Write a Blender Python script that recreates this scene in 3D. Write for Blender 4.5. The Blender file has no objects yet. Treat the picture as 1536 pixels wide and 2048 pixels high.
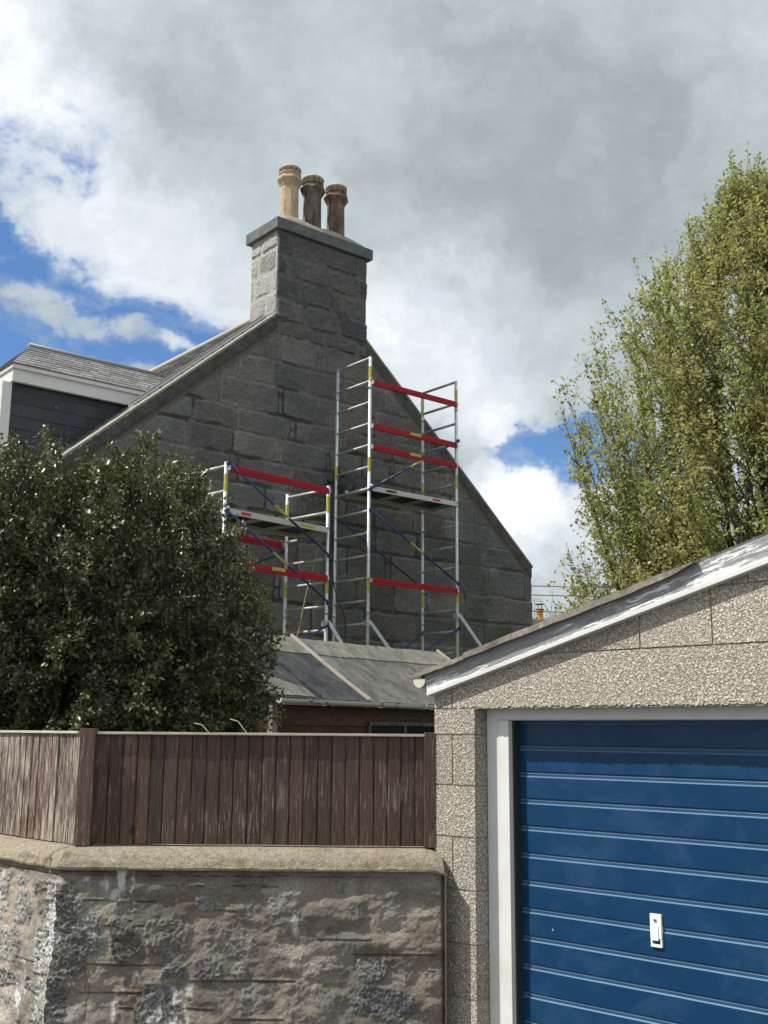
import bpy, math, random
import numpy as np
from math import cos, sin, tan, atan, radians, pi, sqrt
from mathutils import Vector, Matrix
random.seed(7)
RNG = np.random.RandomState(11)
SC = bpy.context.scene
COL = SC.collection

# ------------------------------------------------------------------ camera
FPX = 2200.0; TH = atan(441/FPX); RO = atan(.0079); EYE = 2.05
cF = np.array([0, cos(TH), sin(TH)]); cU0 = np.array([0, -sin(TH), cos(TH)]); cX = np.array([1., 0, 0])
cR = cos(RO)*cX + sin(RO)*cU0; cU = -sin(RO)*cX + cos(RO)*cU0
CAM = np.array([0, 0, EYE])
cd = bpy.data.cameras.new("camera"); cam = bpy.data.objects.new("camera", cd); COL.objects.link(cam)
m = Matrix.Identity(4)
for i in range(3):
    m[i][0] = cR[i]; m[i][1] = cU[i]; m[i][2] = -cF[i]; m[i][3] = CAM[i]
cam.matrix_world = m
cd.sensor_fit = 'HORIZONTAL'; cd.sensor_width = 36; cd.lens = 36*FPX/1536
cd.clip_start = .05; cd.clip_end = 3000
SC.camera = cam
SC.view_settings.view_transform = 'Standard'; SC.view_settings.look = 'None'
SC.view_settings.exposure = 0.42; SC.view_settings.gamma = 1

# ------------------------------------------------------------------ sun
SUN_EL = radians(52.5); SUN_H = np.array([-.985, -.17]); SUN_H = SUN_H/np.linalg.norm(SUN_H)
SUNDIR = Vector((SUN_H[0]*cos(SUN_EL), SUN_H[1]*cos(SUN_EL), sin(SUN_EL)))
sl = bpy.data.lights.new("sun", 'SUN'); so = bpy.data.objects.new("sun", sl); COL.objects.link(so)
sl.energy = 4.6; sl.angle = radians(.53); sl.color = (1, .955, .88)
so.rotation_euler = SUNDIR.to_track_quat('Z', 'Y').to_euler(); so.location = (-20, -5, 30)

# ------------------------------------------------------------------ measuring helpers: photo measurement -> point in the place
def ray(x, y): return cF + cR*(x-768)/FPX - cU*(y-1024)/FPX
def at(x, y, Y):
    d = ray(x, y); return CAM + d*Y/d[1]
def pl(x, y, P, n):
    d = ray(x, y); return CAM + d*np.dot(P-CAM, n)/np.dot(d, n)
def zof(y, P):          # height of picture row y on the vertical through P
    lo, hi = -2, 20
    for _ in range(40):
        mm = (lo+hi)/2; v = np.array([P[0], P[1], mm])-CAM
        if 1024-FPX*(v@cU)/(v@cF) > y: lo = mm
        else: hi = mm
    return mm

# ------------------------------------------------------------------ node helpers
class G:
    def __init__(s, nt): s.nt = nt; s.n = nt.nodes; s.l = nt.links
    def new(s, t, **k):
        n = s.n.new(t)
        for a, b in k.items(): setattr(n, a, b)
        return n
    def put(s, sock, v):
        if isinstance(v, bpy.types.NodeSocket): s.l.new(v, sock)
        elif v is not None:
            if isinstance(v, (tuple, list)) and len(v) == 3 and sock.type == 'RGBA': v = (*v, 1)
            sock.default_value = v
    def coord(s, w='Object'): return s.new('ShaderNodeTexCoord').outputs[w]
    def mapv(s, v, sc=(1, 1, 1), rot=(0, 0, 0), loc=(0, 0, 0)):
        n = s.new('ShaderNodeMapping'); s.put(n.inputs[0], v); n.inputs['Scale'].default_value = sc
        n.inputs['Rotation'].default_value = rot; n.inputs['Location'].default_value = loc; return n.outputs[0]
    def noise(s, v, sc, det=4, rough=.55, dist=0, out='Fac'):
        n = s.new('ShaderNodeTexNoise'); s.put(n.inputs['Vector'], v); n.inputs['Scale'].default_value = sc
        n.inputs['Detail'].default_value = det; n.inputs['Roughness'].default_value = rough
        n.inputs['Distortion'].default_value = dist; return n.outputs[out]
    def vor(s, v, sc, feat='F1', out='Distance'):
        n = s.new('ShaderNodeTexVoronoi', feature=feat); s.put(n.inputs['Vector'], v)
        n.inputs['Scale'].default_value = sc; return n.outputs[out]
    def ramp(s, f, pts, interp='LINEAR'):
        n = s.new('ShaderNodeValToRGB'); s.put(n.inputs[0], f); r = n.color_ramp; r.interpolation = interp
        while len(r.elements) < len(pts): r.elements.new(.5)
        for e, (p, c) in zip(r.elements, pts):
            e.position = p; e.color = (c, c, c, 1) if isinstance(c, (int, float)) else (*c, 1)
        return n.outputs[0]
    def math(s, op, a, b=None, c=None, clamp=False):
        n = s.new('ShaderNodeMath', operation=op, use_clamp=clamp)
        for i, v in enumerate((a, b, c)): s.put(n.inputs[i], v)
        return n.outputs[0]
    def vm(s, op, a, b=None):
        n = s.new('ShaderNodeVectorMath', operation=op); s.put(n.inputs[0], a); s.put(n.inputs[1], b)
        return n.outputs['Value'] if op == 'DOT_PRODUCT' else n.outputs[0]
    def mix(s, f, a, b, bt='MIX'):
        n = s.new('ShaderNodeMix', data_type='RGBA', blend_type=bt); s.put(n.inputs[0], f)
        s.put(n.inputs[6], a); s.put(n.inputs[7], b); return n.outputs[2]
    def attr(s, name='Col'):
        return s.new('ShaderNodeAttribute', attribute_name=name).outputs['Color']
    def bump(s, h, st=.5, d=.01, nrm=None):
        n = s.new('ShaderNodeBump'); s.put(n.inputs['Height'], h); n.inputs['Strength'].default_value = st
        n.inputs['Distance'].default_value = d
        if nrm is not None: s.put(n.inputs['Normal'], nrm)
        return n.outputs[0]
def mat(name, fn=None, base=(.5, .5, .5), rough=.6, metal=0, spec=.5):
    m = bpy.data.materials.new(name); m.use_nodes = True
    b = m.node_tree.nodes['Principled BSDF']
    b.inputs['Base Color'].default_value = (*base, 1); b.inputs['Roughness'].default_value = rough
    b.inputs['Metallic'].default_value = metal; b.inputs['Specular IOR Level'].default_value = spec
    if fn: fn(G(m.node_tree), b)
    return m
def setb(g, b, col=None, rough=None, nrm=None):
    if col is not None: g.put(b.inputs['Base Color'], col)
    if rough is not None: g.put(b.inputs['Roughness'], rough)
    if nrm is not None: g.put(b.inputs['Normal'], nrm)

# ------------------------------------------------------------------ world: physical sky with broken cloud
W = bpy.data.worlds.new("World"); SC.world = W; W.use_nodes = True
g = G(W.node_tree)
bg = W.node_tree.nodes['Background']
sky = g.new('ShaderNodeTexSky', sky_type='NISHITA'); sky.sun_disc = False
sky.sun_elevation = SUN_EL; sky.sun_rotation = math.atan2(SUN_H[0], SUN_H[1]); sky.altitude = 50
sky.air_density = 1.0; sky.dust_density = .3; sky.ozone_density = 2.0
dirv = g.coord('Generated')
sep = g.new('ShaderNodeSeparateXYZ'); g.put(sep.inputs[0], dirv)
warp = g.noise(dirv, 7, 6, .6, 0, 'Color')
wv = g.vm('ADD', dirv, g.vm('MULTIPLY', g.vm('SUBTRACT', warp, (.5, .5, .5)), (.20, .20, .20)))
def skydir(x, y):
    d = ray(x, y); return d/np.linalg.norm(d)
def blob(x, y, rx, ry, wgt, src=None):   # soft elliptical region of sky round the direction seen at x, y
    d = skydir(x, y)
    v = g.vm('SUBTRACT', src or wv, tuple(d))
    v = g.vm('MULTIPLY', v, (FPX/rx, .3*FPX/max(rx, ry), FPX/ry))
    q = g.vm('DOT_PRODUCT', v, v)
    return g.math('MULTIPLY', g.math('EXPONENT', g.math('MULTIPLY', q, -1)), wgt)
def addall(L):
    o = L[0]
    for a in L[1:]: o = g.math('ADD', o, a)
    return o
stretch = g.mapv(dirv, (1, 1, 1.9))
n_big = g.noise(stretch, 2.6, 5, .55, .3)
n_mid = g.noise(stretch, 8, 8, .58, .5)
n_fine = g.noise(stretch, 22, 7, .62, .6)
n_puff = g.noise(g.mapv(wv, (1, 1, 1.25)), 6.5, 6, .52, .2)
# gaps in the cloud
holes = addall([blob(60, 640, 270, 125, 1.4), blob(350, 715, 200, 95, 1.3), blob(-10, 510, 100, 90, 1.0), blob(60, 305, 120, 50, .55),
                blob(170, 275, 60, 40, .28), blob(1060, 905, 125, 50, 1.35), blob(1300, 960, 260, 60, .7), blob(1180, 930, 90, 60, .5)])
fill = addall([blob(170, 655, 100, 42, .85), blob(335, 690, 65, 36, 1.1), blob(50, 570, 100, 26, .5), blob(260, 620, 110, 24, .4), blob(120, 420, 110, 60, .25), blob(1010, 1030, 110, 85, 1.6), blob(1010, 850, 90, 40, .55)])
holes = g.math('MINIMUM', holes, 1.15); nw = g.math('ADD', g.math('MULTIPLY', holes, 1.1), .25, clamp=True)
hh = g.math('SUBTRACT', holes, fill)
hh = g.math('ADD', hh, g.math('MULTIPLY', nw, g.math('MULTIPLY', g.math('SUBTRACT', n_mid, .5), 2.3)))
hh = g.math('ADD', hh, g.math('MULTIPLY', nw, g.math('MULTIPLY', g.math('SUBTRACT', n_fine, .5), 1.5)))
# outside the part seen the sky is partly open too
blue = g.ramp(hh, [(.16, 0), (.45, .30), (.68, .78), (1.0, 1)])
bright = addall([blob(40, 110, 150, 130, .42), blob(270, 470, 330, 150, .20), blob(200, 330, 170, 90, .14), blob(640, 230, 240, 80, .10), blob(900, 690, 210, 110, .26),
                 blob(1010, 1030, 110, 110, .42), blob(560, 640, 200, 90, .10), blob(960, 840, 100, 50, .20), blob(330, 520, 120, 60, .10), blob(1300, 1000, 300, 150, .22), blob(325, 695, 60, 40, .15),
                 blob(330, 170, 230, 80, -.20), blob(140, 150, 60, 60, -.05), blob(1250, 330, 480, 330, -.12), blob(1080, 420, 160, 90, -.04), blob(960, 560, 160, 60, -.04), blob(1150, 130, 300, 90, -.03), blob(700, 30, 300, 60, -.05)])
lum = g.math('ADD', g.math('MULTIPLY', g.math('SUBTRACT', n_puff, .5), .85), g.math('MULTIPLY', g.math('SUBTRACT', n_big, .5), .22))
lum = g.math('ADD', lum, g.math('MULTIPLY', g.math('SUBTRACT', n_fine, .5), .16))
back = g.math('MULTIPLY', sep.outputs[1], -1.0, clamp=True)      # brightness added to the unseen cloud behind, as fill for the shaded gable
lum = g.math('ADD', g.math('ADD', lum, bright), g.math('ADD', .50, g.math('MULTIPLY', back, .45)))
ccol = g.ramp(lum, [(.0, (2.2, 2.52, 2.7)), (.3, (2.95, 3.4, 3.62)), (.55, (4.3, 4.85, 5.12)), (.8, (6.3, 6.75, 7.15)), (1.0, (8.6, 8.9, 9.2))])
skyc = g.mix(1.0, sky.outputs[0], (.60, .80, 1.02), 'MULTIPLY')
fin = g.mix(blue, ccol, skyc)
g.put(bg.inputs['Color'], fin); bg.inputs['Strength'].default_value = .1

# ------------------------------------------------------------------ mesh helpers
class MB:
    def __init__(s): s.v = []; s.f = []; s.m = []; s.c = []; s.sm = []
    def quad(s, pts, mi=0, smooth=False):
        b = len(s.v); s.v += [tuple(p) for p in pts]; s.f.append(tuple(range(b, b+len(pts)))); s.m.append(mi); s.sm.append(smooth)
    def box(s, lo, hi, mi=0, M=None):
        x0, y0, z0 = lo; x1, y1, z1 = hi
        P = [(x0, y0, z0), (x1, y0, z0), (x1, y1, z0), (x0, y1, z0), (x0, y0, z1), (x1, y0, z1), (x1, y1, z1), (x0, y1, z1)]
        if M is not None: P = [tuple(M @ Vector(p)) for p in P]
        b = len(s.v); s.v += P
        for f in ((0, 3, 2, 1), (4, 5, 6, 7), (0, 1, 5, 4), (1, 2, 6, 5), (2, 3, 7, 6), (3, 0, 4, 7)):
            s.f.append(tuple(b+i for i in f)); s.m.append(mi); s.sm.append(False)
    def beam(s, p0, p1, w, h, mi=0, up=(0, 0, 1)):    # rectangular bar between two points
        p0 = Vector(p0); p1 = Vector(p1); d = (p1-p0); L = d.length; d.normalize()
        u = Vector(up); sd = d.cross(u)
        if sd.length < 1e-4: sd = d.cross(Vector((1, 0, 0)))
        sd.normalize(); u = sd.cross(d)
        M = Matrix(((d.x, sd.x, u.x, p0.x), (d.y, sd.y, u.y, p0.y), (d.z, sd.z, u.z, p0.z), (0, 0, 0, 1)))
        s.box((0, -w/2, -h/2), (L, w/2, h/2), mi, M)
    def tube(s, pts, r, n=10, mi=0, caps=True):
        pts = [Vector(p) for p in pts]
        if not isinstance(r, (list, tuple)): r = [r]*len(pts)
        prev = None; b = len(s.v)
        for i, p in enumerate(pts):
            a = pts[max(i-1, 0)]; c = pts[min(i+1, len(pts)-1)]; d = (c-a).normalized()
            ref = prev if prev is not None else (Vector((0, 0, 1)) if abs(d.z) < .9 else Vector((1, 0, 0)))
            x = (ref - d*ref.dot(d)); x.normalize(); y = d.cross(x); prev = x
            for k in range(n):
                t = 2*pi*k/n; s.v.append(tuple(p + (x*cos(t)+y*sin(t))*r[i]))
        for i in range(len(pts)-1):
            for k in range(n):
                k2 = (k+1) % n
                s.f.append((b+i*n+k, b+i*n+k2, b+(i+1)*n+k2, b+(i+1)*n+k)); s.m.append(mi); s.sm.append(True)
        if caps:
            s.f.append(tuple(b+k for k in range(n-1, -1, -1))); s.m.append(mi); s.sm.append(False)
            e = b+(len(pts)-1)*n; s.f.append(tuple(e+k for k in range(n))); s.m.append(mi); s.sm.append(False)
    def lathe(s, prof, c, n=16, mi=0, smooth=True, rot=0):
        b = len(s.v)
        for (r, z) in prof:
            for k in range(n):
                t = 2*pi*k/n+rot; s.v.append((c[0]+r*cos(t), c[1]+r*sin(t), c[2]+z))
        for i in range(len(prof)-1):
            for k in range(n):
                k2 = (k+1) % n
                s.f.append((b+i*n+k, b+i*n+k2, b+(i+1)*n+k2, b+(i+1)*n+k)); s.m.append(mi); s.sm.append(smooth)
        e = b+(len(prof)-1)*n; s.f.append(tuple(e+k for k in range(n))); s.m.append(mi); s.sm.append(False)
    def prism(s, poly, y0, y1, mi=0):       # polygon in x,z extruded along y
        n = len(poly); b = len(s.v)
        s.v += [(p[0], y0, p[1]) for p in poly] + [(p[0], y1, p[1]) for p in poly]
        s.f.append(tuple(b+i for i in range(n))); s.f.append(tuple(b+n+i for i in range(n-1, -1, -1)))
        s.m += [mi, mi]; s.sm += [False, False]
        for i in range(n):
            j = (i+1) % n; s.f.append((b+j, b+i, b+n+i, b+n+j)); s.m.append(mi); s.sm.append(False)
    def build(s, name, mats, parent=None, bevel=0, fix=True, colors=None):
        me = bpy.data.meshes.new(name); me.from_pydata(s.v, [], s.f)
        if not isinstance(mats, (list, tuple)): mats = [mats]
        for mt in mats: me.materials.append(mt)
        me.polygons.foreach_set('material_index', s.m); me.polygons.foreach_set('use_smooth', s.sm)
        if colors is None: colors = np.ones((len(s.v), 3))
        if True:
            ca = me.color_attributes.new('Col', 'FLOAT_COLOR', 'POINT')
            ca.data.foreach_set('color', np.concatenate([np.asarray(colors, float), np.ones((len(s.v), 1))], 1).ravel())
        me.update()
        if fix:
            import bmesh
            bm = bmesh.new(); bm.from_mesh(me); bmesh.ops.recalc_face_normals(bm, faces=bm.faces); bm.to_mesh(me); bm.free()
        o = bpy.data.objects.new(name, me); COL.objects.link(o); o.parent = parent
        if bevel:
            bv = o.modifiers.new('bevel', 'BEVEL'); bv.width = bevel; bv.segments = 2; bv.limit_method = 'ANGLE'
        return o
def tag(o, label=None, cat=None, group=None, kind=None):
    if label: o['label'] = label
    if cat: o['category'] = cat
    if group: o['group'] = group
    if kind: o['kind'] = kind
    return o
def thing(name, label, cat, loc=(0, 0, 0), rotz=0, group=None):
    o = bpy.data.objects.new(name, None); COL.objects.link(o); o.location = loc; o.rotation_euler = (0, 0, rotz)
    o.empty_display_size = .2
    return tag(o, label, cat, group)
def fast_mesh(name, V, F, mats, parent, colors=None, smooth=False):   # V (n,3), F (m,k) numpy
    me = bpy.data.meshes.new(name); k = F.shape[1]
    me.vertices.add(len(V)); me.vertices.foreach_set('co', V.astype(np.float32).ravel())
    me.loops.add(F.size); me.loops.foreach_set('vertex_index', F.astype(np.int32).ravel())
    me.polygons.add(len(F)); me.polygons.foreach_set('loop_start', np.arange(0, F.size, k, dtype=np.int32))
    me.polygons.foreach_set('loop_total', np.full(len(F), k, dtype=np.int32))
    if smooth: me.polygons.foreach_set('use_smooth', np.ones(len(F), dtype=bool))
    me.update(calc_edges=True)
    if not isinstance(mats, (list, tuple)): mats = [mats]
    for mt in mats: me.materials.append(mt)
    if colors is not None:
        ca = me.color_attributes.new('Col', 'FLOAT_COLOR', 'POINT')
        ca.data.foreach_set('color', np.concatenate([colors, np.ones((len(V), 1))], 1).astype(np.float32).ravel())
    me.validate()
    o = bpy.data.objects.new(name, me); COL.objects.link(o); o.parent = parent
    return o
_tab = np.random.RandomState(5).rand(256, 256)
def vn(x, y, s=0):
    x = x+s*17.3; y = y+s*31.7
    xi = np.floor(x).astype(int); yi = np.floor(y).astype(int); xf = x-xi; yf = y-yi
    xf = xf*xf*(3-2*xf); yf = yf*yf*(3-2*yf)
    a = _tab[xi & 255, yi & 255]; b = _tab[(xi+1) & 255, yi & 255]; c = _tab[xi & 255, (yi+1) & 255]; d = _tab[(xi+1) & 255, (yi+1) & 255]
    return (a*(1-xf)+b*xf)*(1-yf)+(c*(1-xf)+d*xf)*yf
def fbm(x, y, o=4, s=0, r=.5):
    t = 0; a = 1; n = 0
    for i in range(o):
        t = t+a*vn(x*2**i, y*2**i, s+i*3); n += a; a *= r
    return t/n
def ss(a, b, x):
    t = np.clip((x-a)/(b-a), 0, 1); return t*t*(3-2*t)
def relief(name, us, vs, posf, H, C, mt, parent, keep=None):
    nu, nv = len(us), len(vs)
    U, V = np.meshgrid(us, vs, indexing='ij')
    P = posf(U, V, H).reshape(-1, 3)
    i = np.arange(nu-1)[:, None]; j = np.arange(nv-1)[None]
    a = (i*nv+j); F = np.stack([a, a+nv, a+nv+1, a+1], -1).reshape(-1, 4)
    if keep is not None:
        kk = keep(U, V); kq = kk[:-1, :-1] & kk[1:, :-1] & kk[1:, 1:] & kk[:-1, 1:]
        F = F[kq.ravel()]
    return fast_mesh(name, P, F, mt, parent, C.reshape(-1, 3), smooth=True)

# ------------------------------------------------------------------ materials
def m_roughblock(g, b):
    co = g.coord()
    r = g.new('ShaderNodeObjectInfo')
    n1 = g.noise(co, 112, 2, .5, .9); n2 = g.noise(co, 260, 3, .6, .4); n3 = g.noise(co, 3, 4, .6)
    h = g.math('ADD', g.ramp(n1, [(.36, 0), (.64, 1)]), g.math('MULTIPLY', n2, .3))
    col = g.mix(g.ramp(n1, [(.36, 0), (.64, 1)]), (.21, .19, .16), (.66, .62, .535))
    col = g.mix(g.ramp(n3, [(.35, 0), (.7, .35)]), col, (.40, .36, .29))
    sp = g.noise(co, 380, 2, .5)
    col = g.mix(g.ramp(sp, [(.62, 0), (.7, .5)]), col, (.16, .15, .14))
    col = g.mix(1, col, g.attr(), 'MULTIPLY')
    setb(g, b, col, .95, g.bump(h, 1.0, .006)); b.inputs['Specular IOR Level'].default_value = .15
M_block = mat('rock_faced_block', m_roughblock)
def m_mortar(g, b):
    co = g.coord(); n = g.noise(co, 60, 5, .6)
    setb(g, b, g.ramp(n, [(.3, (.20, .17, .13)), (.7, (.33, .29, .22))]), .95, g.bump(n, .6, .004))
M_mortar = mat('block_mortar', m_mortar)
def m_relief(scale, st, dist, spk):
    def f(g, b):
        co = g.coord(); n = g.noise(co, scale, 5, .65); n2 = g.noise(co, scale*3.3, 3, .6)
        c = g.mix(1, g.attr(), g.ramp(n2, [(.3, 1-spk), (.7, 1+spk*.6)]), 'MULTIPLY')
        c = g.mix(1, c, g.ramp(n, [(.3, .8), (.7, 1.2)]), 'MULTIPLY')
        setb(g, b, c, .93, g.bump(g.math('ADD', n, g.math('MULTIPLY', n2, .5)), st, dist)); b.inputs['Specular IOR Level'].default_value = .2
    return f
M_granite = mat('granite_masonry', m_relief(22, 1.0, .045, .45))
M_rubble = mat('rubble_masonry', m_relief(120, 1.0, .010, .5))
def m_cope(g, b):
    co = g.coord(); n = g.noise(co, 140, 4, .65); n2 = g.noise(co, 5, 5, .6); n3 = g.noise(g.mapv(co, (7, 7, .6)), 2.2, 4, .6)
    c = g.mix(1, g.ramp(n, [(.3, (.20, .172, .128)), (.7, (.44, .385, .30))]), g.ramp(g.noise(co, 55, 3, .7), [(.35, .78), (.65, 1.2)]), 'MULTIPLY')
    c = g.mix(g.ramp(n2, [(.4, 0), (.75, .55)]), c, (.20, .165, .115))
    c = g.mix(g.ramp(n3, [(.55, 0), (.66, .55)]), c, (.15, .10, .055))
    setb(g, b, c, .93, g.bump(g.math('ADD', n, n2), 1, .010)); b.inputs['Specular IOR Level'].default_value = .2
M_cope = mat('concrete_coping', m_cope)
def m_wood(dark, light, wear, wearcol, thr, axis='z'):
    def f(g, b):
        co = g.coord()
        sc = (1, 1, .045) if axis == 'z' else (.045, 1, 1)
        st = g.mapv(co, sc)
        gr = g.noise(st, 150, 5, .65, .3); gr2 = g.noise(st, 34, 4, .6, 1.6); kn = g.noise(g.mapv(co, (1, 1, .5) if axis == 'z' else (.5, 1, 1)), 9, 3, .5)
        c = g.mix(g.ramp(gr, [(.3, 0), (.7, 1)]), dark, light)
        rings = g.math('ABSOLUTE', g.math('SINE', g.math('MULTIPLY', gr2, 60)))
        c = g.mix(g.math('MULTIPLY', g.ramp(rings, [(.0, 1), (.25, 0)]), .35), c, tuple(x*.5 for x in dark))
        c = g.mix(1, c, g.attr(), 'MULTIPLY')
        wn = g.noise(g.mapv(co, (1, 1, .07) if axis == 'z' else (.07, 1, 1)), 110, 6, .75, .2)
        wl = g.noise(co, 2.4, 3, .6)
        w = g.ramp(g.math('ADD', wn, g.math('MULTIPLY', wl, .35)), [(thr, 0), (thr+.10, 1)])
        c = g.mix(g.math('MULTIPLY', w, wear), c, wearcol)
        c = g.mix(g.ramp(kn, [(.70, 0), (.76, .7)]), c, tuple(x*.3 for x in dark))
        setb(g, b, c, .75, g.bump(g.math('ADD', gr, g.math('MULTIPLY', rings, .2)), .5, .002)); b.inputs['Specular IOR Level'].default_value = .25
    return f
M_fence = mat('brown_stained_boards', m_wood((.036, .022, .017), (.105, .068, .052), .65, (.30, .245, .20), .74))
M_fence_worn = mat('sun_bleached_boards', m_wood((.055, .034, .028), (.16, .11, .088), .85, (.42, .37, .315), .65))
M_post = mat('weathered_post', m_wood((.06, .036, .028), (.15, .10, .078), .8, (.32, .28, .23), .72))
M_caprail = mat('cap_rail_timber', m_wood((.33, .27, .20), (.55, .47, .37), .5, (.62, .57, .48), .66, 'x'))
M_cladding = mat('shed_cladding', m_wood((.034, .019, .013), (.08, .045, .03), .5, (.17, .12, .09), .72, 'x'))
M_corner = mat('shed_corner_post', m_wood((.17, .145, .11), (.32, .28, .22), .5, (.4, .37, .31), .68))
def m_white(g, b):
    co = g.coord(); n = g.noise(co, 8, 5, .65); n2 = g.noise(g.mapv(co, (1, 1, .15)), 60, 5, .65)
    c = g.mix(g.ramp(n, [(.45, 0), (.8, .5)]), (.60, .60, .585), (.46, .42, .36))
    c = g.mix(g.ramp(n2, [(.70, 0), (.76, .7)]), c, (.36, .30, .24))
    setb(g, b, c, .45, g.bump(n2, .15, .002))
M_white = mat('white_gloss_paint', m_white)
def m_caulk(g, b): setb(g, b, (.33, .27, .19), .8)
M_caulk = mat('old_caulk', m_caulk)
def m_peel(g, b):     # object x runs along the board, z across it
    co = g.coord()
    edge = g.noise(g.mapv(co, (.16, 1, 1.9)), 34, 8, .82, .8)
    big = g.noise(g.mapv(co, (.4, 1, .6)), 2.6, 3, .5)
    k = g.math('ADD', edge, g.math('MULTIPLY', g.math('SUBTRACT', big, .5), .5))
    sepn = g.new('ShaderNodeSeparateXYZ'); g.put(sepn.inputs[0], co)
    # paint survives near the lower edge and is gone at the upper right
    k = g.math('ADD', k, g.math('MULTIPLY', sepn.outputs[2], -1.3))
    k = g.math('ADD', k, g.ramp(g.math('MULTIPLY', sepn.outputs[0], .5), [(0, .06), (.08, .07), (.14, -.03), (.22, .0), (.40, -.02), (.5, .04), (.60, .05), (.66, -.02), (.9, -.05)]))
    p = g.ramp(k, [(.525, 0), (.545, 1)])
    grain = g.noise(g.mapv(co, (.06, 1, 1)), 150, 5, .65)
    bare = g.ramp(grain, [(.3, (.13, .135, .14)), (.7, (.30, .30, .30))])
    paint = g.mix(g.ramp(g.noise(co, 20, 5, .6), [(.4, 0), (.8, .6)]), (.76, .77, .77), (.58, .58, .57))
    crack = g.noise(g.mapv(co, (.08, 1, 1)), 90, 4, .7)
    paint = g.mix(g.ramp(crack, [(.66, 0), (.7, .8)]), paint, (.2, .2, .2))
    setb(g, b, g.mix(p, bare, paint), .6, g.bump(g.math('ADD', g.math('MULTIPLY', p, 1.2), g.math('MULTIPLY', grain, .5)), .7, .003))
M_peel = mat('peeling_white_paint', m_peel)
def m_felt(a, bb, grit=170):
    def f(g, b):
        co = g.coord(); n = g.noise(co, grit, 3, .6); n2 = g.noise(co, 2.5, 6, .62, .8); n3 = g.noise(g.mapv(co, (1, .15, 1)), 14, 4, .6)
        c = g.mix(g.ramp(n2, [(.35, 0), (.68, 1)]), a, bb)
        c = g.mix(1, c, g.ramp(n, [(.3, .72), (.7, 1.25)]), 'MULTIPLY')
        c = g.mix(g.ramp(n3, [(.50, 0), (.70, .6)]), c, tuple(x*1.5 for x in bb)); c = g.mix(g.ramp(g.noise(g.mapv(co, (1, .25, 1), (0, 0, .5)), 7, 6, .7), [(.5, 0), (.66, .7)]), c, tuple(x*.45 for x in a))
        setb(g, b, c, .95, g.bump(g.math('ADD', n, g.math('MULTIPLY', n2, 1.5)), .6, .006)); b.inputs['Specular IOR Level'].default_value = .2
    return f
M_felt = mat('mineral_roof_felt', m_felt((.085, .083, .078), (.17, .165, .15)))
M_feltdark = mat('dark_roof_felt', m_felt((.035, .037, .042), (.075, .077, .08)))
M_feltridge = mat('ridge_felt_strip', m_felt((.15, .148, .125), (.22, .21, .18)))
M_feltedge = mat('weathered_roof_edge', m_felt((.12, .105, .088), (.22, .195, .165), 90))
def m_blue(g, b):
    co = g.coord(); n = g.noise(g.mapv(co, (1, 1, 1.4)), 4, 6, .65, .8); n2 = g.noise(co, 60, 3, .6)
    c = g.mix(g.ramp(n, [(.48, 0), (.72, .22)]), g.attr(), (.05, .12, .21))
    spot = g.vor(g.mapv(co, (1, 1, .45)), 9); sn = g.noise(co, 2.2, 2, .5)
    c = g.mix(g.math('MULTIPLY', g.ramp(spot, [(.035, 1), (.05, 0)]), g.ramp(sn, [(.55, 0), (.57, 1)])), c, (.6, .62, .62))
    setb(g, b, c, g.ramp(n, [(.3, .20), (.8, .38)]), g.bump(n2, .02, .001))
    b.inputs['Specular IOR Level'].default_value = .25
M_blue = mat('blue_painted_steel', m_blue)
M_whiteplastic = mat('white_handle_plastic', base=(.82, .84, .80), rough=.35)
M_black = mat('black_gap', base=(.008, .008, .009), rough=.7)
M_rubber = mat('dark_seal', base=(.02, .025, .028), rough=.6)
def m_alu(g, b):
    co = g.coord(); n = g.noise(co, 14, 4, .6); n2 = g.noise(g.mapv(co, (1, 1, .2)), 60, 3, .6)
    setb(g, b, g.ramp(n, [(.3, (.42, .44, .45)), (.7, (.62, .64, .65))]), g.ramp(n2, [(.3, .36), (.7, .58)]))
M_alu = mat('scaffold_aluminium', m_alu, metal=.55)
def m_aluold(g, b):
    co = g.coord(); n = g.noise(co, 25, 4, .6)
    setb(g, b, g.ramp(n, [(.3, (.30, .30, .29)), (.7, (.46, .46, .44))]), .6)
M_aluold = mat('dull_rung_aluminium', m_aluold, metal=.4)
def m_red(g, b):
    co = g.coord(); n = g.noise(co, 22, 4, .6)
    setb(g, b, g.ramp(n, [(.35, (.30, .005, .012)), (.75, (.42, .012, .02))]), .5); b.inputs['Specular IOR Level'].default_value = .25
M_red = mat('red_guard_rail_paint', m_red)
M_brace = mat('blue_brace_paint', base=(.010, .030, .13), rough=.4)
def m_sticker(g, b):
    co = g.coord(); n = g.new('ShaderNodeTexWave', wave_type='BANDS', bands_direction='DIAGONAL'); g.put(n.inputs[0], co)
    n.inputs['Scale'].default_value = 9; n.inputs['Distortion'].default_value = 3
    nn = g.noise(co, 45, 3, .6)
    c = g.mix(g.ramp(nn, [(.56, 0), (.58, .75)]), (.46, .42, .07), (.12, .115, .04)); setb(g, b, c, .5)
M_sticker = mat('yellow_safety_label', m_sticker)
M_stickerred = mat('red_safety_label', base=(.5, .04, .03), rough=.5)
M_deckframe = mat('platform_frame_metal', base=(.52, .52, .49), rough=.5, metal=.3)
M_deck = mat('black_phenolic_deck', base=(.016, .018, .022), rough=.5)
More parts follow.
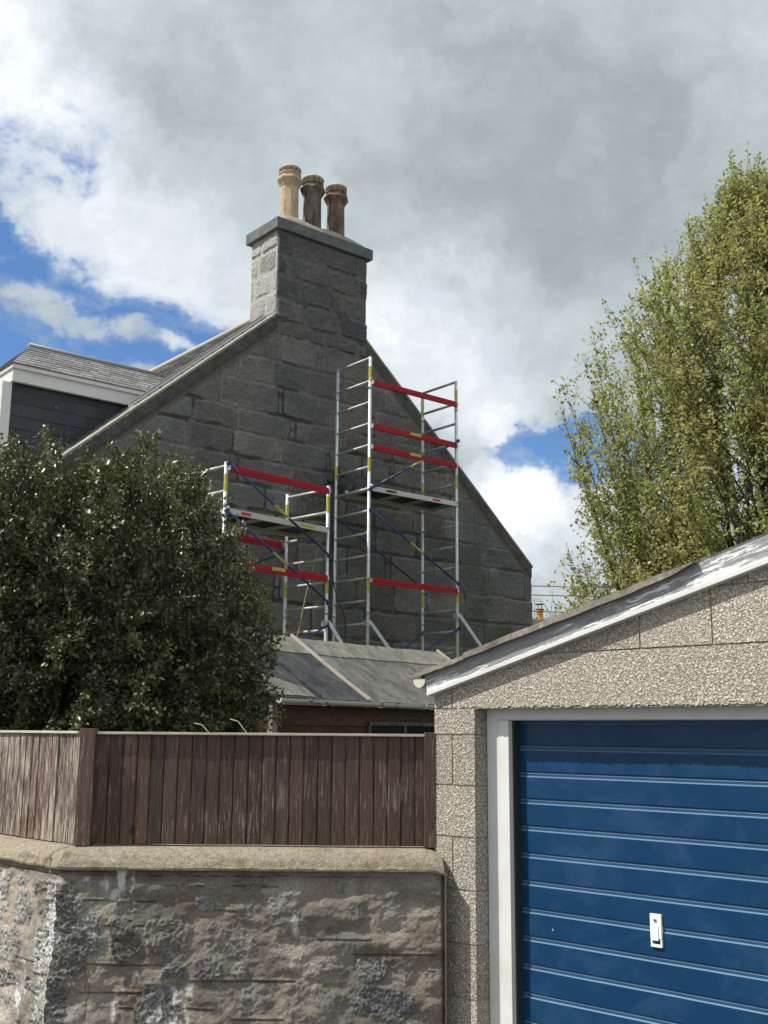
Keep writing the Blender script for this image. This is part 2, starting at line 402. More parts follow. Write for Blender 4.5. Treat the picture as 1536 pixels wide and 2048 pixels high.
def m_slate(g, b):
    co = g.coord(); n = g.noise(co, 6, 4, .6); n2 = g.noise(co, 60, 4, .6)
    c = g.mix(1, g.attr(), g.ramp(n2, [(.3, .8), (.7, 1.2)]), 'MULTIPLY')
    c = g.mix(g.ramp(n, [(.66, 0), (.74, .35)]), c, (.35, .36, .36))
    setb(g, b, c, .6, g.bump(n2, .3, .004))
M_slate = mat('slate', m_slate)
def m_pot(a, bb, soot):
    def f(g, b):
        co = g.coord(); n = g.noise(co, 9, 5, .6); n2 = g.noise(g.mapv(co, (1, 1, .2)), 9, 4, .6)
        c = g.mix(g.ramp(n, [(.3, 0), (.7, 1)]), a, bb)
        c = g.mix(g.ramp(n2, [(.48-.1*soot, 0), (.66, min(1, .2+soot))]), c, (.028, .024, .022))
        setb(g, b, c, .8, g.bump(n, .3, .01))
    return f
M_pot_a = mat('buff_clay', m_pot((.36, .275, .17), (.50, .39, .25), .15))
M_pot_b = mat('sooty_clay', m_pot((.11, .085, .062), (.21, .165, .115), .8))
M_pot_c = mat('brown_stained_clay', m_pot((.13, .088, .058), (.24, .165, .105), .6))
M_cap = mat('pale_clay_cap', m_pot((.34, .28, .19), (.48, .40, .28), .1))
M_lead = mat('lead_flashing', base=(.25, .25, .25), rough=.55, metal=.2)
def m_skew(g, b):
    co = g.coord(); n = g.noise(co, 8, 6, .65); n2 = g.noise(co, 60, 3, .6)
    setb(g, b, g.mix(1, g.ramp(n, [(.3, (.17, .16, .135)), (.7, (.33, .31, .26))]), g.ramp(n2, [(.3, .8), (.7, 1.2)]), 'MULTIPLY'), .93, g.bump(n2, .5, .01))
M_skew = mat('lichened_skew_stone', m_skew)
def m_capstone(g, b):
    co = g.coord(); n = g.noise(co, 5, 6, .65); n2 = g.noise(co, 40, 3, .6)
    setb(g, b, g.mix(1, g.ramp(n, [(.3, (.075, .08, .08)), (.7, (.145, .15, .148))]), g.ramp(n2, [(.3, .75), (.7, 1.25)]), 'MULTIPLY'), .93, g.bump(n2, .5, .01))
M_capstone = mat('chimney_cope_stone', m_capstone)
M_ridge = mat('cream_ridge_tile', base=(.40, .35, .27), rough=.8)
def m_gut(g, b):
    co = g.coord(); n = g.noise(g.mapv(co, (.5, 1, 1)), 9, 5, .6)
    setb(g, b, g.mix(g.ramp(n, [(.56, 0), (.6, .9)]), (.50, .50, .47), (.10, .085, .07)), .5)
M_gutter = mat('peeling_gutter_paint', m_gut)
M_batten = mat('pale_batten', m_wood((.32, .29, .24), (.50, .46, .39), .7, (.17, .145, .115), .66, 'x'))
M_asb = mat('pale_gutter', base=(.50, .47, .41), rough=.7)
def m_glass(g, b): setb(g, b, (.006, .007, .008), .35); b.inputs['Specular IOR Level'].default_value = .15
M_glass = mat('dark_window_glass', m_glass)
def m_leaf(c1, c2, c3, rough, trans, spec=.5):
    def f(g, b):
        a = g.attr(); s_ = g.new('ShaderNodeSeparateColor'); g.put(s_.inputs[0], a)
        c = g.ramp(s_.outputs[0], [(0, c1), (.55, c2), (1, c3)])
        setb(g, b, c, rough); b.inputs['Specular IOR Level'].default_value = spec
        if trans:
            t = g.new('ShaderNodeBsdfTranslucent'); g.put(t.inputs[0], g.mix(1, c, (1.5, 1.7, .8), 'MULTIPLY'))
            ms = g.new('ShaderNodeMixShader'); ms.inputs[0].default_value = trans
            out = g.n['Material Output']; g.l.new(b.outputs[0], ms.inputs[1]); g.l.new(t.outputs[0], ms.inputs[2]); g.l.new(ms.outputs[0], out.inputs[0])
    return f
M_holly = mat('glossy_evergreen_leaf', m_leaf((.034, .046, .022), (.10, .108, .050), (.27, .235, .11), .40, .08, .5))
M_birchleaf = mat('spring_birch_leaf', m_leaf((.14, .14, .06), (.30, .29, .145), (.47, .43, .25), .45, .42, .4))
def m_bark(g, b):
    co = g.coord(); n = g.noise(g.mapv(co, (1, 1, 3)), 6, 5, .6)
    setb(g, b, g.ramp(n, [(.40, (.05, .04, .035)), (.5, (.42, .40, .37)), (.8, (.62, .60, .56))]), .8)
M_birchbark = mat('white_birch_bark', m_bark)
M_twig = mat('brown_twig', base=(.075, .048, .035), rough=.8)
M_darktwig = mat('grey_brown_twig', base=(.05, .04, .03), rough=.8)
M_deadtwig = mat('bleached_twig', base=(.42, .36, .28), rough=.8)
M_cable = mat('black_cable', base=(.012, .012, .013), rough=.5)
M_rope = mat('yellow_rope', base=(.35, .33, .12), rough=.8)
M_bag = mat('black_bag_cloth', base=(.018, .022, .026), rough=.45)
def m_asphalt(g, b):
    co = g.coord(); n = g.noise(co, 90, 4, .6); n2 = g.noise(co, .6, 5, .6)
    setb(g, b, g.mix(1, g.ramp(n, [(.3, (.07, .07, .07)), (.7, (.14, .135, .13))]), g.ramp(n2, [(.3, .8), (.7, 1.2)]), 'MULTIPLY'), .9, g.bump(n, .5, .01))
M_asphalt = mat('worn_asphalt', m_asphalt)
def m_soil(g, b):
    co = g.coord(); n = g.noise(co, 14, 5, .6)
    setb(g, b, g.ramp(n, [(.35, (.05, .07, .02)), (.7, (.11, .13, .05))]), .95, g.bump(n, .6, .03))
M_soil = mat('rough_grass', m_soil)

# ------------------------------------------------------------------ ground
s = MB(); s.quad([(-600, -600, 0), (600, -600, 0), (600, 900, 0), (-600, 900, 0)])
tag(s.build('ground', M_asphalt, fix=False), kind='structure')
s = MB(); s.quad([(-14, 5.3, .02), (.4, 5.3, .02), (14, 9.5, .02), (14, 34, .02), (-14, 34, .02)])
tag(s.build('garden_ground', M_soil, fix=False), kind='structure')

# ================================================================== GARAGE
gx = np.array([.714, -.700]); gx /= np.linalg.norm(gx)          # along its front, to the right
A0 = np.array([.229, 4.963])
GR = thing('garage', 'garage of pale rock-faced concrete blocks with a blue ribbed up-and-over door', 'garage', (A0[0], A0[1], 0), math.atan2(gx[1], gx[0]))
GW = 3.46; RIDGE = GW/2; SLOPE = .268
def zroof(sx): return 2.219 + SLOPE*min(sx, GW-sx)     # lower edge of bargeboard
CH = .2135
def clip_top(poly):        # clip polygon (x,z) under the roof line
    for (sgn) in (1, -1):
        def inside(p): return p[1] <= (2.28+SLOPE*(p[0] if sgn == 1 else GW-p[0])) + 1e-9
        def d(p): return p[1]-(2.28+SLOPE*(p[0] if sgn == 1 else GW-p[0]))
        out = []
        for i in range(len(poly)):
            a, c = poly[i], poly[(i+1) % len(poly)]
            if inside(a): out.append(a)
            if inside(a) != inside(c):
                t = d(a)/(d(a)-d(c)); out.append((a[0]+(c[0]-a[0])*t, a[1]+(c[1]-a[1])*t))
        poly = out
        if len(poly) < 3: return []
    return poly
s = MB(); cols = []
def blk(x0, x1, z0, z1, y0=0., y1=.2, clip=False, tone=None, jag=False):
    gp = .0032
    t = tone or random.uniform(.86, 1.08); k0 = len(s.v)
    if clip:
        p = clip_top([(x0+gp, z0+gp), (x1-gp, z0+gp), (x1-gp, z1-gp), (x0+gp, z1-gp)])
        if len(p) >= 3: s.prism(p, y0, y1)
    else: s.box((x0+gp, y0, z0+gp), (x1-gp, y1, z1-gp))
    tint = (t, t*random.uniform(.985, 1.0), t*random.uniform(.96, 1.0))
    cols.extend([tint]*(len(s.v)-k0))
PW = .235
ztop = 2.156
# pillars either side of the door
for side in (0, 1):
    for k in range(11):
        z1 = 2.0435 + (.1125 if k == 0 else 0) - (CH*(k-1) if k > 0 else 0); z0 = (2.0435 if k == 0 else max(.0, z1-CH))
        if z1 <= .01: break
        ox = 0 if side == 0 else GW-PW
        if k % 2 == 0: blk(ox, ox+PW, z0, z1)
        else: blk(ox, ox+.106, z0, z1); blk(ox+.106, ox+PW, z0, z1)
# block beside lintel and the lintel itself with a rough lower arris
blk(0, .106, ztop, 2.372, clip=True); blk(GW-.106, GW, ztop, 2.372, clip=True)
n = 420; xs = np.linspace(.110, GW-.110, n); k0 = len(s.v)
for i in range(n-1):
    za = ztop+.004+random.uniform(-.005, .004) if i == 0 else zb_
    zb_ = ztop+.003+random.uniform(-.006, .005)
    x0, x1 = xs[i], xs[i+1]
    t0 = min(2.369, 2.28+SLOPE*min(x0, GW-x0)); t1 = min(2.369, 2.28+SLOPE*min(x1, GW-x1))
    s.quad([(x0, 0, za), (x1, 0, zb_), (x1, 0, t1), (x0, 0, t0)]); s.quad([(x0, 0, za), (x1, 0, zb_), (x1, .2, ztop), (x0, .2, ztop)])
cols.extend([(1, .995, .97)]*(len(s.v)-k0))
z = 2.372; off = [.151, 0.0]
c_ = 0
while z < 2.28+SLOPE*RIDGE:
    x = -.6+(.448 if c_ % 2 == 0 else .296)
    while x < GW:
        blk(max(x, .002), min(x+.302, GW-.002), z, z+.2135, clip=True) if x+.302 > .01 else None
        x += .302
    z += .2135; c_ += 1
s.build('block_wall', M_block, GR, colors=cols, bevel=0)
s = MB()
poly = clip_top([(.004, 2.152), (GW-.004, 2.152), (GW-.004, 3.2), (.004, 3.2)]); s.prism([(p[0], p[1]) for p in poly], .0045, .195)
s.box((.004, .0045, 0), (PW-.006, .195, 2.1515)); s.box((GW-PW+.006, .0045, 0), (GW-.004, .195, 2.1515))
# side and rear walls
s.box((0, .2005, 0), (.15, 5.4, 2.25)); s.box((GW-.15, .2005, 0), (GW, 5.4, 2.25)); s.box((.151, 5.25, 0), (GW-.151, 5.399, 2.25))
s.build('mortar_backing', M_mortar, GR)
# frame: jambs and head set back .08
s = MB()
s.box((PW+.001, .080, 0), (.298, .165, 2.155)); s.box((.303, .074, 0), (.357, .160, 2.1045))
s.box((GW-.298, .080, 0), (GW-PW-.001, .165, 2.155)); s.box((GW-.372, .074, 0), (GW-.303, .160, 2.1045))
s.box((.2985, .079, 2.107), (GW-.2985, .165, 2.1545)); s.box((.303, .0735, 2.1048), (GW-.303, .160, 2.1062))
fr = s.build('door_frame', M_white, GR, bevel=.0025)
s = MB(); s.box((.298, .0795, 0), (.303, .12, 2.1065)); s.build('caulk_seam', M_caulk, fr)
s = MB(); s.box((.357, .10, 0), (.366, .158, 2.104)); s.build('edge_seal', M_rubber, GR)
# blue door: ribbed profile extruded along the front
DY = .138
prof = []   # (z, y)
pitch = .1095; zr = 1.886+pitch*2
prof.append((2.15, DY))
k = 0
while True:
    zc = 1.886+pitch*(2-k)
    if zc < .08: break
    prof += [(zc+.0085, DY), (zc+.0065, DY+.009), (zc+.0045, DY+.009), (zc-.0005, DY+.004), (zc-.0015, DY+.0035), (zc-.0105, DY+.0045), (zc-.0115, DY+.0045), (zc-.0160, DY), (zc-.0175, DY)]
    k += 1
prof.append((.03, DY))
s = MB(); dcol = []
xs = np.linspace(.345, GW-.345, 40)
rows = []
for (zz, yy) in prof:
    rows.append([(x, yy+.0016*sin(x*5.1+zz*9)+.0012*sin(x*9-zz*13)+.0006*sin(x*23+zz*31), zz) for x in xs])
for i in range(len(rows)-1):
    for j in range(len(xs)-1):
        s.quad([rows[i][j], rows[i+1][j], rows[i+1][j+1], rows[i][j+1]])
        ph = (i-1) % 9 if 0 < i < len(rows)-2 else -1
        dcol += [(.10, .165, .25) if ph in (2, 6) else ((.02, .075, .15) if ph in (3, 4, 5) else (.0042, .035, .096))]*4  # rib edges coloured paler: bright sky reflection painted in
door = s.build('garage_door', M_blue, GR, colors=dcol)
s = MB()
hx0, hx1, hz0, hz1 = .977, 1.024, 1.270, 1.388
hy = DY-.012
s.box((hx0, hy, hz0+.030), (hx1, DY+.003, hz1), 0)
s.box((hx0, hy, hz0), (hx1, DY+.003, hz0+.010), 0)
s.box((hx0, hy+.001, hz0+.010), (hx0+.006, DY+.003, hz0+.030), 0); s.box((hx1-.006, hy+.001, hz0+.010), (hx1, DY+.003, hz0+.030), 0)
s.box((hx0+.006, DY-.001, hz0+.010), (hx1-.006, DY+.002, hz0+.030), 1)
s.box((hx0+.008, hy-.004, hz0+.024), (hx1-.012, hy-.0005, hz1-.040), 0)
s.tube([(hx0+.023, hy-.003, hz1-.022), (hx0+.023, hy+.002, hz1-.022)], .0075, 14, 2); s.tube([(hx0+.023, hy-.0045, hz1-.022), (hx0+.023, hy-.002, hz1-.022)], .004, 10, 1)
for (sx_, sz_) in ((hx0+.006, hz1-.006), (hx1-.006, hz1-.006), (hx0+.006, hz0+.005), (hx1-.006, hz0+.005)): s.tube([(sx_, hy-.0012, sz_), (sx_, hy+.001, sz_)], .0022, 8, 2)
s.build('door_handle', [M_whiteplastic, M_black, M_alu], door, bevel=.0015)
# bargeboards (left slope seen, right slope mirrored)
ang = atan(SLOPE); BL = (RIDGE+.028)/cos(ang); BH = .088
for sd in (1, -1):
    e = bpy.data.objects.new('bargeboard', None)
    s = MB(); s.box((0, -.026, 0), (BL, 0, BH))
    o = s.build('bargeboard', M_peel, GR, bevel=.002)
    if sd == 1: o.location = (-.012, -.004, 2.219-.012*SLOPE+.004); o.rotation_euler = (0, -ang, 0)
    else:
        o.location = (GW+.012, -.03, 2.219-.012*SLOPE+.004); o.rotation_euler = (0, -ang, pi)
    s = MB(); s.box((0, -.034, -.010), (BL, .004, .008)); q = s.build('bead', M_white, o, bevel=.002)
    q.location = (0, 0, 0)
# roof deck with overhang
s = MB()
def up(x, dz): return 2.219+(BH+.004)/cos(ang)+SLOPE*(x if x <= RIDGE else GW-x)+dz
for (x0, x1) in ((-.09, RIDGE), (RIDGE, GW+.09)):
    s.quad([(x0, .004, up(x0, .0)), (x1, .004, up(x1, .0)), (x1, 5.45, up(x1, .0)), (x0, 5.45, up(x0, .0))])
    s.quad([(x0, .004, up(x0, .02)), (x1, .004, up(x1, .02)), (x1, 5.45, up(x1, .02)), (x0, 5.45, up(x0, .02))])
    s.quad([(x0, .004, up(x0, 0)), (x1, .004, up(x1, 0)), (x1, .004, up(x1, .02)), (x0, .004, up(x0, .02))])
s.quad([(-.09, .004, up(-.09, 0)), (-.09, 5.45, up(-.09, 0)), (-.09, 5.45, up(-.09, .02)), (-.09, .004, up(-.09, .02))])
s.build('roof', M_felt, GR)
# three lengths of lifted sheet along the verge
def verge(x0, x1, lift, ph, h0, taper):
    s = MB(); N = 44; R = []
    for i in range(N+1):
        t = i/N; x = x0+(x1-x0)*t
        w = lift*(.75+.25*sin(ph+t*5))+.0012*sin(t*31+ph)
        h = h0*(1-taper*max(0, (t-.86)/.14)**2)
        w *= max(.25, 1-taper*max(0, (t-.9)/.1))
        zt = up(x, .006+w)
        R.append([(x, .12, up(x, .022)), (x, -.035, zt+.002), (x, -.052, zt-.003), (x, -.058, zt-h), (x, -.050, zt-h-.001), (x, -.042, zt-.010), (x, .12, up(x, .0205))])
    for i in range(N):
        for j in range(6): s.quad([R[i][j], R[i+1][j], R[i+1][j+1], R[i][j+1]], 0, True)
    s.quad(R[0][:7]); s.quad(R[N][:7])
    return s.build('verge_sheet', M_feltedge, GR)
verge(-.085, .235, .010, .5, .024, .4); verge(.215, 1.33, .014, 1.1, .030, .9)
# half round gutter end at the left eave
s = MB(); R0 = .038
for (a0, a1) in [(k*pi/10, (k+1)*pi/10) for k in range(10)]:
    f = lambda a, r, y: (-.135+r*-cos(a), y, 2.290-r*sin(a))
    for r in (R0, R0-.005): s.quad([f(a0, r, .05), f(a1, r, .05), f(a1, r, 5.4), f(a0, r, 5.4)], 0, True)
s.quad([f(k*pi/10, R0, .05) for k in range(11)])
s.build('gutter', M_asb, GR)

# ================================================================== BOUNDARY WALL with coping
nl = -np.array([.700, .714]); nl = nl/np.linalg.norm(nl); dl = np.array([-.714, .700]); dl /= np.linalg.norm(dl)
FY = 4.965; FC = np.array([-1.262*FY/4.75, FY]); XE = .243
kx = (1-(-nl[1]))/(-nl[0])
def corner(o): return np.array([FC[0]-o*kx, FC[1]-o])
BW = thing('boundary_wall', 'old rubble stone boundary wall with rounded concrete coping, turning a corner at the left', 'wall', (FC[0], FC[1], 0))
LEFTLEN = 3.2
zlip = at(500, 1742, FY-.116)[2]
ztopc = at(500, 1694, FY)[2]
print('zlip', zlip)
prof = [(-.20, ztopc-.01), (-.03, ztopc+.002), (.0, ztopc), (.03, ztopc-.002), (.06, ztopc-.012), (.085, ztopc-.028), (.103, ztopc-.052), (.114, ztopc-.078), (.118, zlip+.012), (.116, zlip+.002), (.108, zlip-.003), (.085, zlip-.004), (.06, zlip-.004)]
# densify profile
PF = []
for a, c in zip(prof[:-1], prof[1:]):
    for q in range(4): PF.append((a[0]+(c[0]-a[0])*q/4, a[1]+(c[1]-a[1])*q/4))
PF.append(prof[-1]); PF = np.array(PF)
for side in (0, 1):
    nseg = 300 if side == 0 else 800
    tt = np.linspace(0, 1, nseg)
    V = np.zeros((nseg, len(PF), 3))
    for j, (o, z) in enumerate(PF):
        c = corner(o)
        if side == 0:
            x = c[0]+(XE+.0+max(0, o)*.22-c[0])*tt; y = np.full(nseg, c[1])
            nx, ny = 0, -1; sl_ = x
        else:
            x = c[0]+dl[0]*LEFTLEN*tt; y = c[1]+dl[1]*LEFTLEN*tt; nx, ny = nl; sl_ = -LEFTLEN*tt-1.3
        w = .004*(fbm(sl_*9, np.full(nseg, j*.35), 4, 2)-.5)*(1 if o > 0 else .3)*2
        w = w + .006*(fbm(sl_*2.5, np.full(nseg, 3.3), 2, 8)-.5)
        if side == 1:
            q_ = np.exp(-((LEFTLEN*tt-(.022+.65*max(0, o)+.006*sin(o*90)))/.0045)**2); w = w-.016*q_
            w = w-.010*(o > .1)*ss(.45, .7, fbm(sl_*25, np.full(nseg, 1.1), 3, 4))
        V[:, j] = np.stack([x+nx*w, y+ny*w, z+w*.6-(.0 if side else .012*ss(.97, 1., tt)*(o > -.01))], -1)
    i = np.arange(nseg-1)[:, None]; j = np.arange(len(PF)-1)[None]; a = i*len(PF)+j
    F = np.stack([a, a+1, a+len(PF)+1, a+len(PF)], -1).reshape(-1, 4)
    P = V.reshape(-1, 3)-np.array([FC[0], FC[1], 0])
    if side == 0:
        # end cap
        n0 = len(P); capc = P[(nseg-1)*len(PF):].mean(0)
    o_ = fast_mesh('coping', P, F, M_cope, BW, smooth=True)
# crack stain and core
s = MB()
c0 = corner(.05); cb = corner(-.2)
pl0 = [(c0[0]-FC[0], c0[1]-FC[1]), (XE+.008-FC[0], c0[1]-FC[1]), (XE+.008-FC[0], .16), (cb[0]-FC[0]+.02, .16)]
for (za, zb) in ((0, zlip-.006), (zlip-.006, ztopc-.03)):
    oo = .05 if za == 0 else .075
    c0 = corner(oo)-FC; e1 = (XE+(.012 if za == 0 else .012)-FC[0], c0[1])
    L1 = c0+dl*LEFTLEN; L2 = corner(-.2)-FC+dl*LEFTLEN
    cbk = corner(-.2)-FC
    pts = [(e1[0], e1[1]), (c0[0], c0[1]), (L1[0], L1[1]), (L2[0], L2[1]), (cbk[0], cbk[1]), (e1[0], .2)]
    n = len(pts); b0 = len(s.v)
    s.v += [(p[0], p[1], za) for p in pts]+[(p[0], p[1], zb) for p in pts]
    s.f += [tuple(b0+i for i in range(n)), tuple(b0+n+i for i in range(n))]; s.m += [0, 0]; s.sm += [False]*2
    for i in range(n):
        j = (i+1) % n; s.f.append((b0+i, b0+j, b0+n+j, b0+n+i)); s.m.append(0); s.sm.append(False)
s.build('wall_core', M_cope, BW)

def rubble(L, zs, seed, cornerq):
    us = np.arange(0, L+.002, .0042)
    U, Z = np.meshgrid(us, zs, indexing='ij')
    Ud = U+.042*(fbm(U*11, Z*11, 5, seed, .6)-.5)*2; Zd = Z+.034*(fbm(U*12, Z*12, 5, seed+5, .6)-.5)*2
    base = .042*(fbm(U*6, Z*8.5, 3, seed+1, .45)-.5)+.022*(fbm(U*13, Z*19, 5, seed+2, .55)-.5)+.004*(fbm(U*60, Z*60, 3, seed+2)-.5)
    r = np.random.RandomState(seed)
    stone = np.zeros_like(U); tone = np.zeros_like(U); wt = np.zeros_like(U); rt = np.zeros_like(U)
    z = zs[0]-.05
    while z < zs[-1]+.05:
        h = r.choice([.06, .08, .105, .14, .17]); u = -r.uniform(0, .15)
        while u < L+.1:
            w = r.uniform(.06, .26)*(.7+h*3)
            cu, cz = u+w/2, z+h/2+r.uniform(-.01, .01)
            p = r.rand()
            a_, b_ = w*.5*r.uniform(.62, .92), h*.5*r.uniform(.6, .95)
            th = r.uniform(-.25, .25)
            du = (Ud-cu)*cos(th)+(Zd-cz)*sin(th); dz = -(Ud-cu)*sin(th)+(Zd-cz)*cos(th)
            q = (np.abs(du/a_)**4.5+np.abs(dz/b_)**4.5)
            mk = ss(1.5, .6, q)*(1 if p > .58 else (.45 if p > .3 else .12))
            rough_ = r.uniform(.4, 1.0); tn = r.uniform(.6, 1.25)
            sel = mk > stone; stone = np.where(sel, mk, stone); tone = np.where(sel, tn, tone); rt = np.where(sel, rough_, rt)
            wt = np.where(sel, r.uniform(-.3, 1), wt)
            u += w+r.uniform(.005, .03)
        z += h
    if cornerq:   # rough quoin stones up the corner
        for (z0, z1, w) in ((1.25, 1.44, .085), (1.05, 1.245, .15), (.84, 1.045, .09), (.62, .835, .16), (.4, .615, .1), (.2, .395, .16), (0, .195, .1)):
            mk = ss(w+.012, w-.008, Ud)*ss(z0-.004, z0+.01, Zd)*ss(z1+.004, z1-.01, Zd)
            stone = np.maximum(stone, mk); tone = np.where(mk > .4, .62 if cornerq == 1 else 1.5, tone); rt = np.where(mk > .4, 1.0, rt); wt = np.where(mk > .4, 0.0, wt)  # quoins on the left face coloured paler to stand for sunlight
    smooth_band = ss(zlip-.06, zlip-.03, Z+.02*(fbm(U*3, Z*0, 2, seed+40)-.5))
    stone = stone*(1-smooth_band*.93)
    ridg = 1-np.abs(2*fbm(U*46, Z*46, 4, seed+9, .6)-1)
    ridg2 = 1-np.abs(2*fbm(U*105, Z*105, 3, seed+12, .6)-1)
    H = base*(1-.5*smooth_band)+stone*(.003+rt*(.020*(ridg-.72)+.012*(ridg2-.7)))
    # scribed pointing lines, broken
    line = np.zeros_like(U); zz = zs[0]
    for k in range(40):
        zl = zs[0]+.05+k*.052+r.uniform(-.01, .01)
        if zl > zs[-1]: break
        u0 = r.uniform(-.4, L*.9); ul = r.uniform(.15, .6)
        zc = zl+.006*(fbm(U*3, U*0+k, 2, seed+3)-.5)+.01*r.uniform(-1, 1)*(U-u0)
        mk = np.exp(-((Z-zc)/.0024)**2)*ss(u0, u0+.03, U)*ss(u0+ul, u0+ul-.03, U)*(stone < .3)
        line = np.maximum(line, mk)
    crack2 = np.exp(-((Z-(zlip-.018-.012*fbm(U*9, U*0, 4, seed+52)))/.0016)**2)*ss(.0, .05, U)*ss(L, L-.5, U)
    drip = np.exp(-((U-.255-.004*np.sin(Z*40))/.0022)**2)*ss(1.12, 1.2, Z)*(1 if cornerq == 1 else 0)
    H = H-.007*line+.004*np.roll(line, 2, axis=1)-.006*crack2
    # a few cracks and a dark hole
    crk = np.zeros_like(U)
    for k in range(5):
        uc = r.uniform(.1, L-.1); z0 = r.uniform(1.0, 1.35); zl2 = r.uniform(.08, .2)
        cu = uc+.05*(fbm(Z*12, Z*0+k, 3, seed+20)-.5)
        crk = np.maximum(crk, np.exp(-((U-cu)/.0022)**2)*ss(z0-zl2, z0-zl2+.02, Z)*ss(z0, z0-.02, Z))
    H = H-.003*crk
    spk = vn(U*160, Z*160, seed+4)
    mv = ss(.3, .72, fbm(U*8, Z*12, 5, seed+6, .6)); rd = ss(.5, .68, fbm(U*5, Z*6, 3, seed+44)); morter = 1.2*np.stack([.176+.125*mv+.018*rd, .158+.112*mv+.002*rd, .132+.092*mv-.006*rd], -1)
    gran = tone[..., None]*1.2*np.stack([.236+.04*wt, .229+.03*wt, .216+.0*wt], -1)*(.50+1.1*spk)[..., None]
    C = morter*(1-stone[..., None])+gran*stone[..., None]
    grime = ss(.45, .7, fbm(U*4, Z*2.5, 4, seed+15))[..., None]
    C = C*(1-.28*grime)
    C = C*(1-smooth_band[..., None]*.25)
    C = C*(1-.7*crk[..., None])*(1-.45*line[..., None])*(1-.8*crack2[..., None])*(1-.6*drip[..., None])
    # lime run-off
    ef = ss(.665, .74, fbm(U*7, Z*4.2, 4, seed+17))*ss(.45, .6, fbm(U*30, Z*20, 3, seed+18))
    C = C*(1-ef[..., None])+np.array([.60, .59, .56])*ef[..., None]
    return us, H, C
zs = np.concatenate([np.arange(0, .78, .012), np.arange(.78, zlip+.0005, .0042)])
LM = XE+.022-corner(.09)[0]
def sharedcorner(H, us):   # make both faces agree along the corner
    return H
usA, HA, CA = rubble(LM, zs, 3, 1); usB, HB, CB = rubble(1.9, zs, 23, 2)
HA = np.clip(HA, -.02, .03); HB = np.clip(HB, -.02, .03)
cl = HA[0:1]*1.0
fA = np.exp(-(usA/.012)**2)[:, None]; HA = HA*(1-fA)+cl*fA
fB = np.exp(-(usB/.012)**2)[:, None]; HB = HB*(1-fB)+cl*fB
fE = ss(LM-.02, LM, usA)[:, None]; HA = HA-.02*fE
def batter(z): return .09+.05*(zlip-z)/.6
def posA(U, Z, H):
    o = batter(Z)+H; cx = FC[0]-o*kx; t = U/LM
    # let the face lean at the corner
    X = cx+(XE+.028-cx)*t; return np.stack([X-FC[0], -o+0*U, Z], -1)
def posB(U, Z, H):
    o = batter(Z)+H; cx = FC[0]-o*kx; cy = FC[1]-o
    return np.stack([cx+dl[0]*U-FC[0], cy+dl[1]*U-FC[1], Z], -1)
relief('wall_face', usA, zs, posA, HA, CA, M_rubble, BW)
relief('wall_face', usB, zs, posB, HB, np.clip(CB*1.45+.02, 0, .8), M_rubble, BW)  # left face lightened, sunlight put into the stone colour
s = MB(); s.box((XE+.026-FC[0], -.16, 0), (XE+.03-FC[0], .2, zlip-.004)); s.build('wall_end', M_rubble, BW, colors=[(.15, .13, .1)]*8)

# ================================================================== FENCES
def boards(name, parent, L, pitch, z0, z1, mt, seed, jit=.0012):
    r = np.random.RandomState(seed); s = MB(); cols = []
    x = 0
    while x < L-.004:
        w = min(pitch*r.uniform(.97, 1.03), L-x); t = r.uniform(.78, 1.25); dy = r.uniform(-jit, jit); rr = r.uniform(.95, 1.05)
        pts = [(x, .0075), (x+.0018, .005), (x+.0065, dy), (x+w-.0045, dy+r.uniform(-jit, jit)*.6), (x+w-.0012, .004), (x+w, .0075)]
        k0 = len(s.v); zb = z0+r.uniform(0, .003); zt = z1
        for a, c in zip(pts[:-1], pts[1:]):
            s.quad([(a[0], a[1], zb), (c[0], c[1], zb), (c[0], c[1], zt), (a[0], a[1], zt)])
        s.box((x+.001, .008, zb), (x+w-.001, .018, zt))
        cols += [(t*rr, t, t/rr)]*(len(s.v)-k0); x += w
    return s.build(name, mt, parent, colors=cols)
zft = zof(1467, at(500, 1467, FY)); ZB = ztopc+.004
F1 = thing('timber_fence', 'dark brown vertical board fence standing on the wall coping between two posts', 'fence', (FC[0], FC[1], ZB))
fx0 = at(189, 1600, FY)[0]-FC[0]; fx1 = at(849, 1600, FY)[0]-FC[0]
bo = boards('board_panel', F1, fx1-fx0+.02, .0612, .004, zft-ZB-.008, M_fence, 4); bo.location = (fx0-.012, .004, 0)
s = MB(); s.box((fx0-.004, -.010, zft-ZB-.008), (fx1+.012, .030, zft-ZB+.003)); s.build('cap_rail', M_caprail, F1, bevel=.0015)
s = MB()
s.box((fx1-.001, -.014, .0), (fx1+.046, .03, zft-ZB+.010)); s.build('end_post', M_post, F1, bevel=.002, colors=[(.8, .8, .8)]*8)
YP = FY-.03; px0 = at(160, 1460, YP)[0]-FC[0]; px1 = at(191, 1460, YP)[0]-FC[0]; pb0 = at(147, 1690, YP)[0]-FC[0]; pb1 = at(179, 1690, YP)[0]-FC[0]
s = MB(); hp = zof(1457, at(175, 1457, FY-.02))-ZB
b0 = 0
P = [(pb0, -.03, -.002), (pb1, -.03, -.002), (pb1, .03, -.002), (pb0, .03, -.002), (px0, -.03, hp), (px1, -.03, hp), (px1, .03, hp), (px0, .03, hp)]
s.v = P; s.f = [(0, 3, 2, 1), (4, 5, 6, 7), (0, 1, 5, 4), (1, 2, 6, 5), (2, 3, 7, 6), (3, 0, 4, 7)]; s.m = [0]*6; s.sm = [False]*6
s.build('corner_post', M_post, F1, bevel=.002, colors=[(1, 1, 1)]*8)
F2 = thing('timber_fence', 'sun-bleached board fence with peeling stain, leading away at the far left', 'fence', (FC[0]-.004, FC[1]+.004, ZB), math.atan2(-dl[1], -dl[0]))
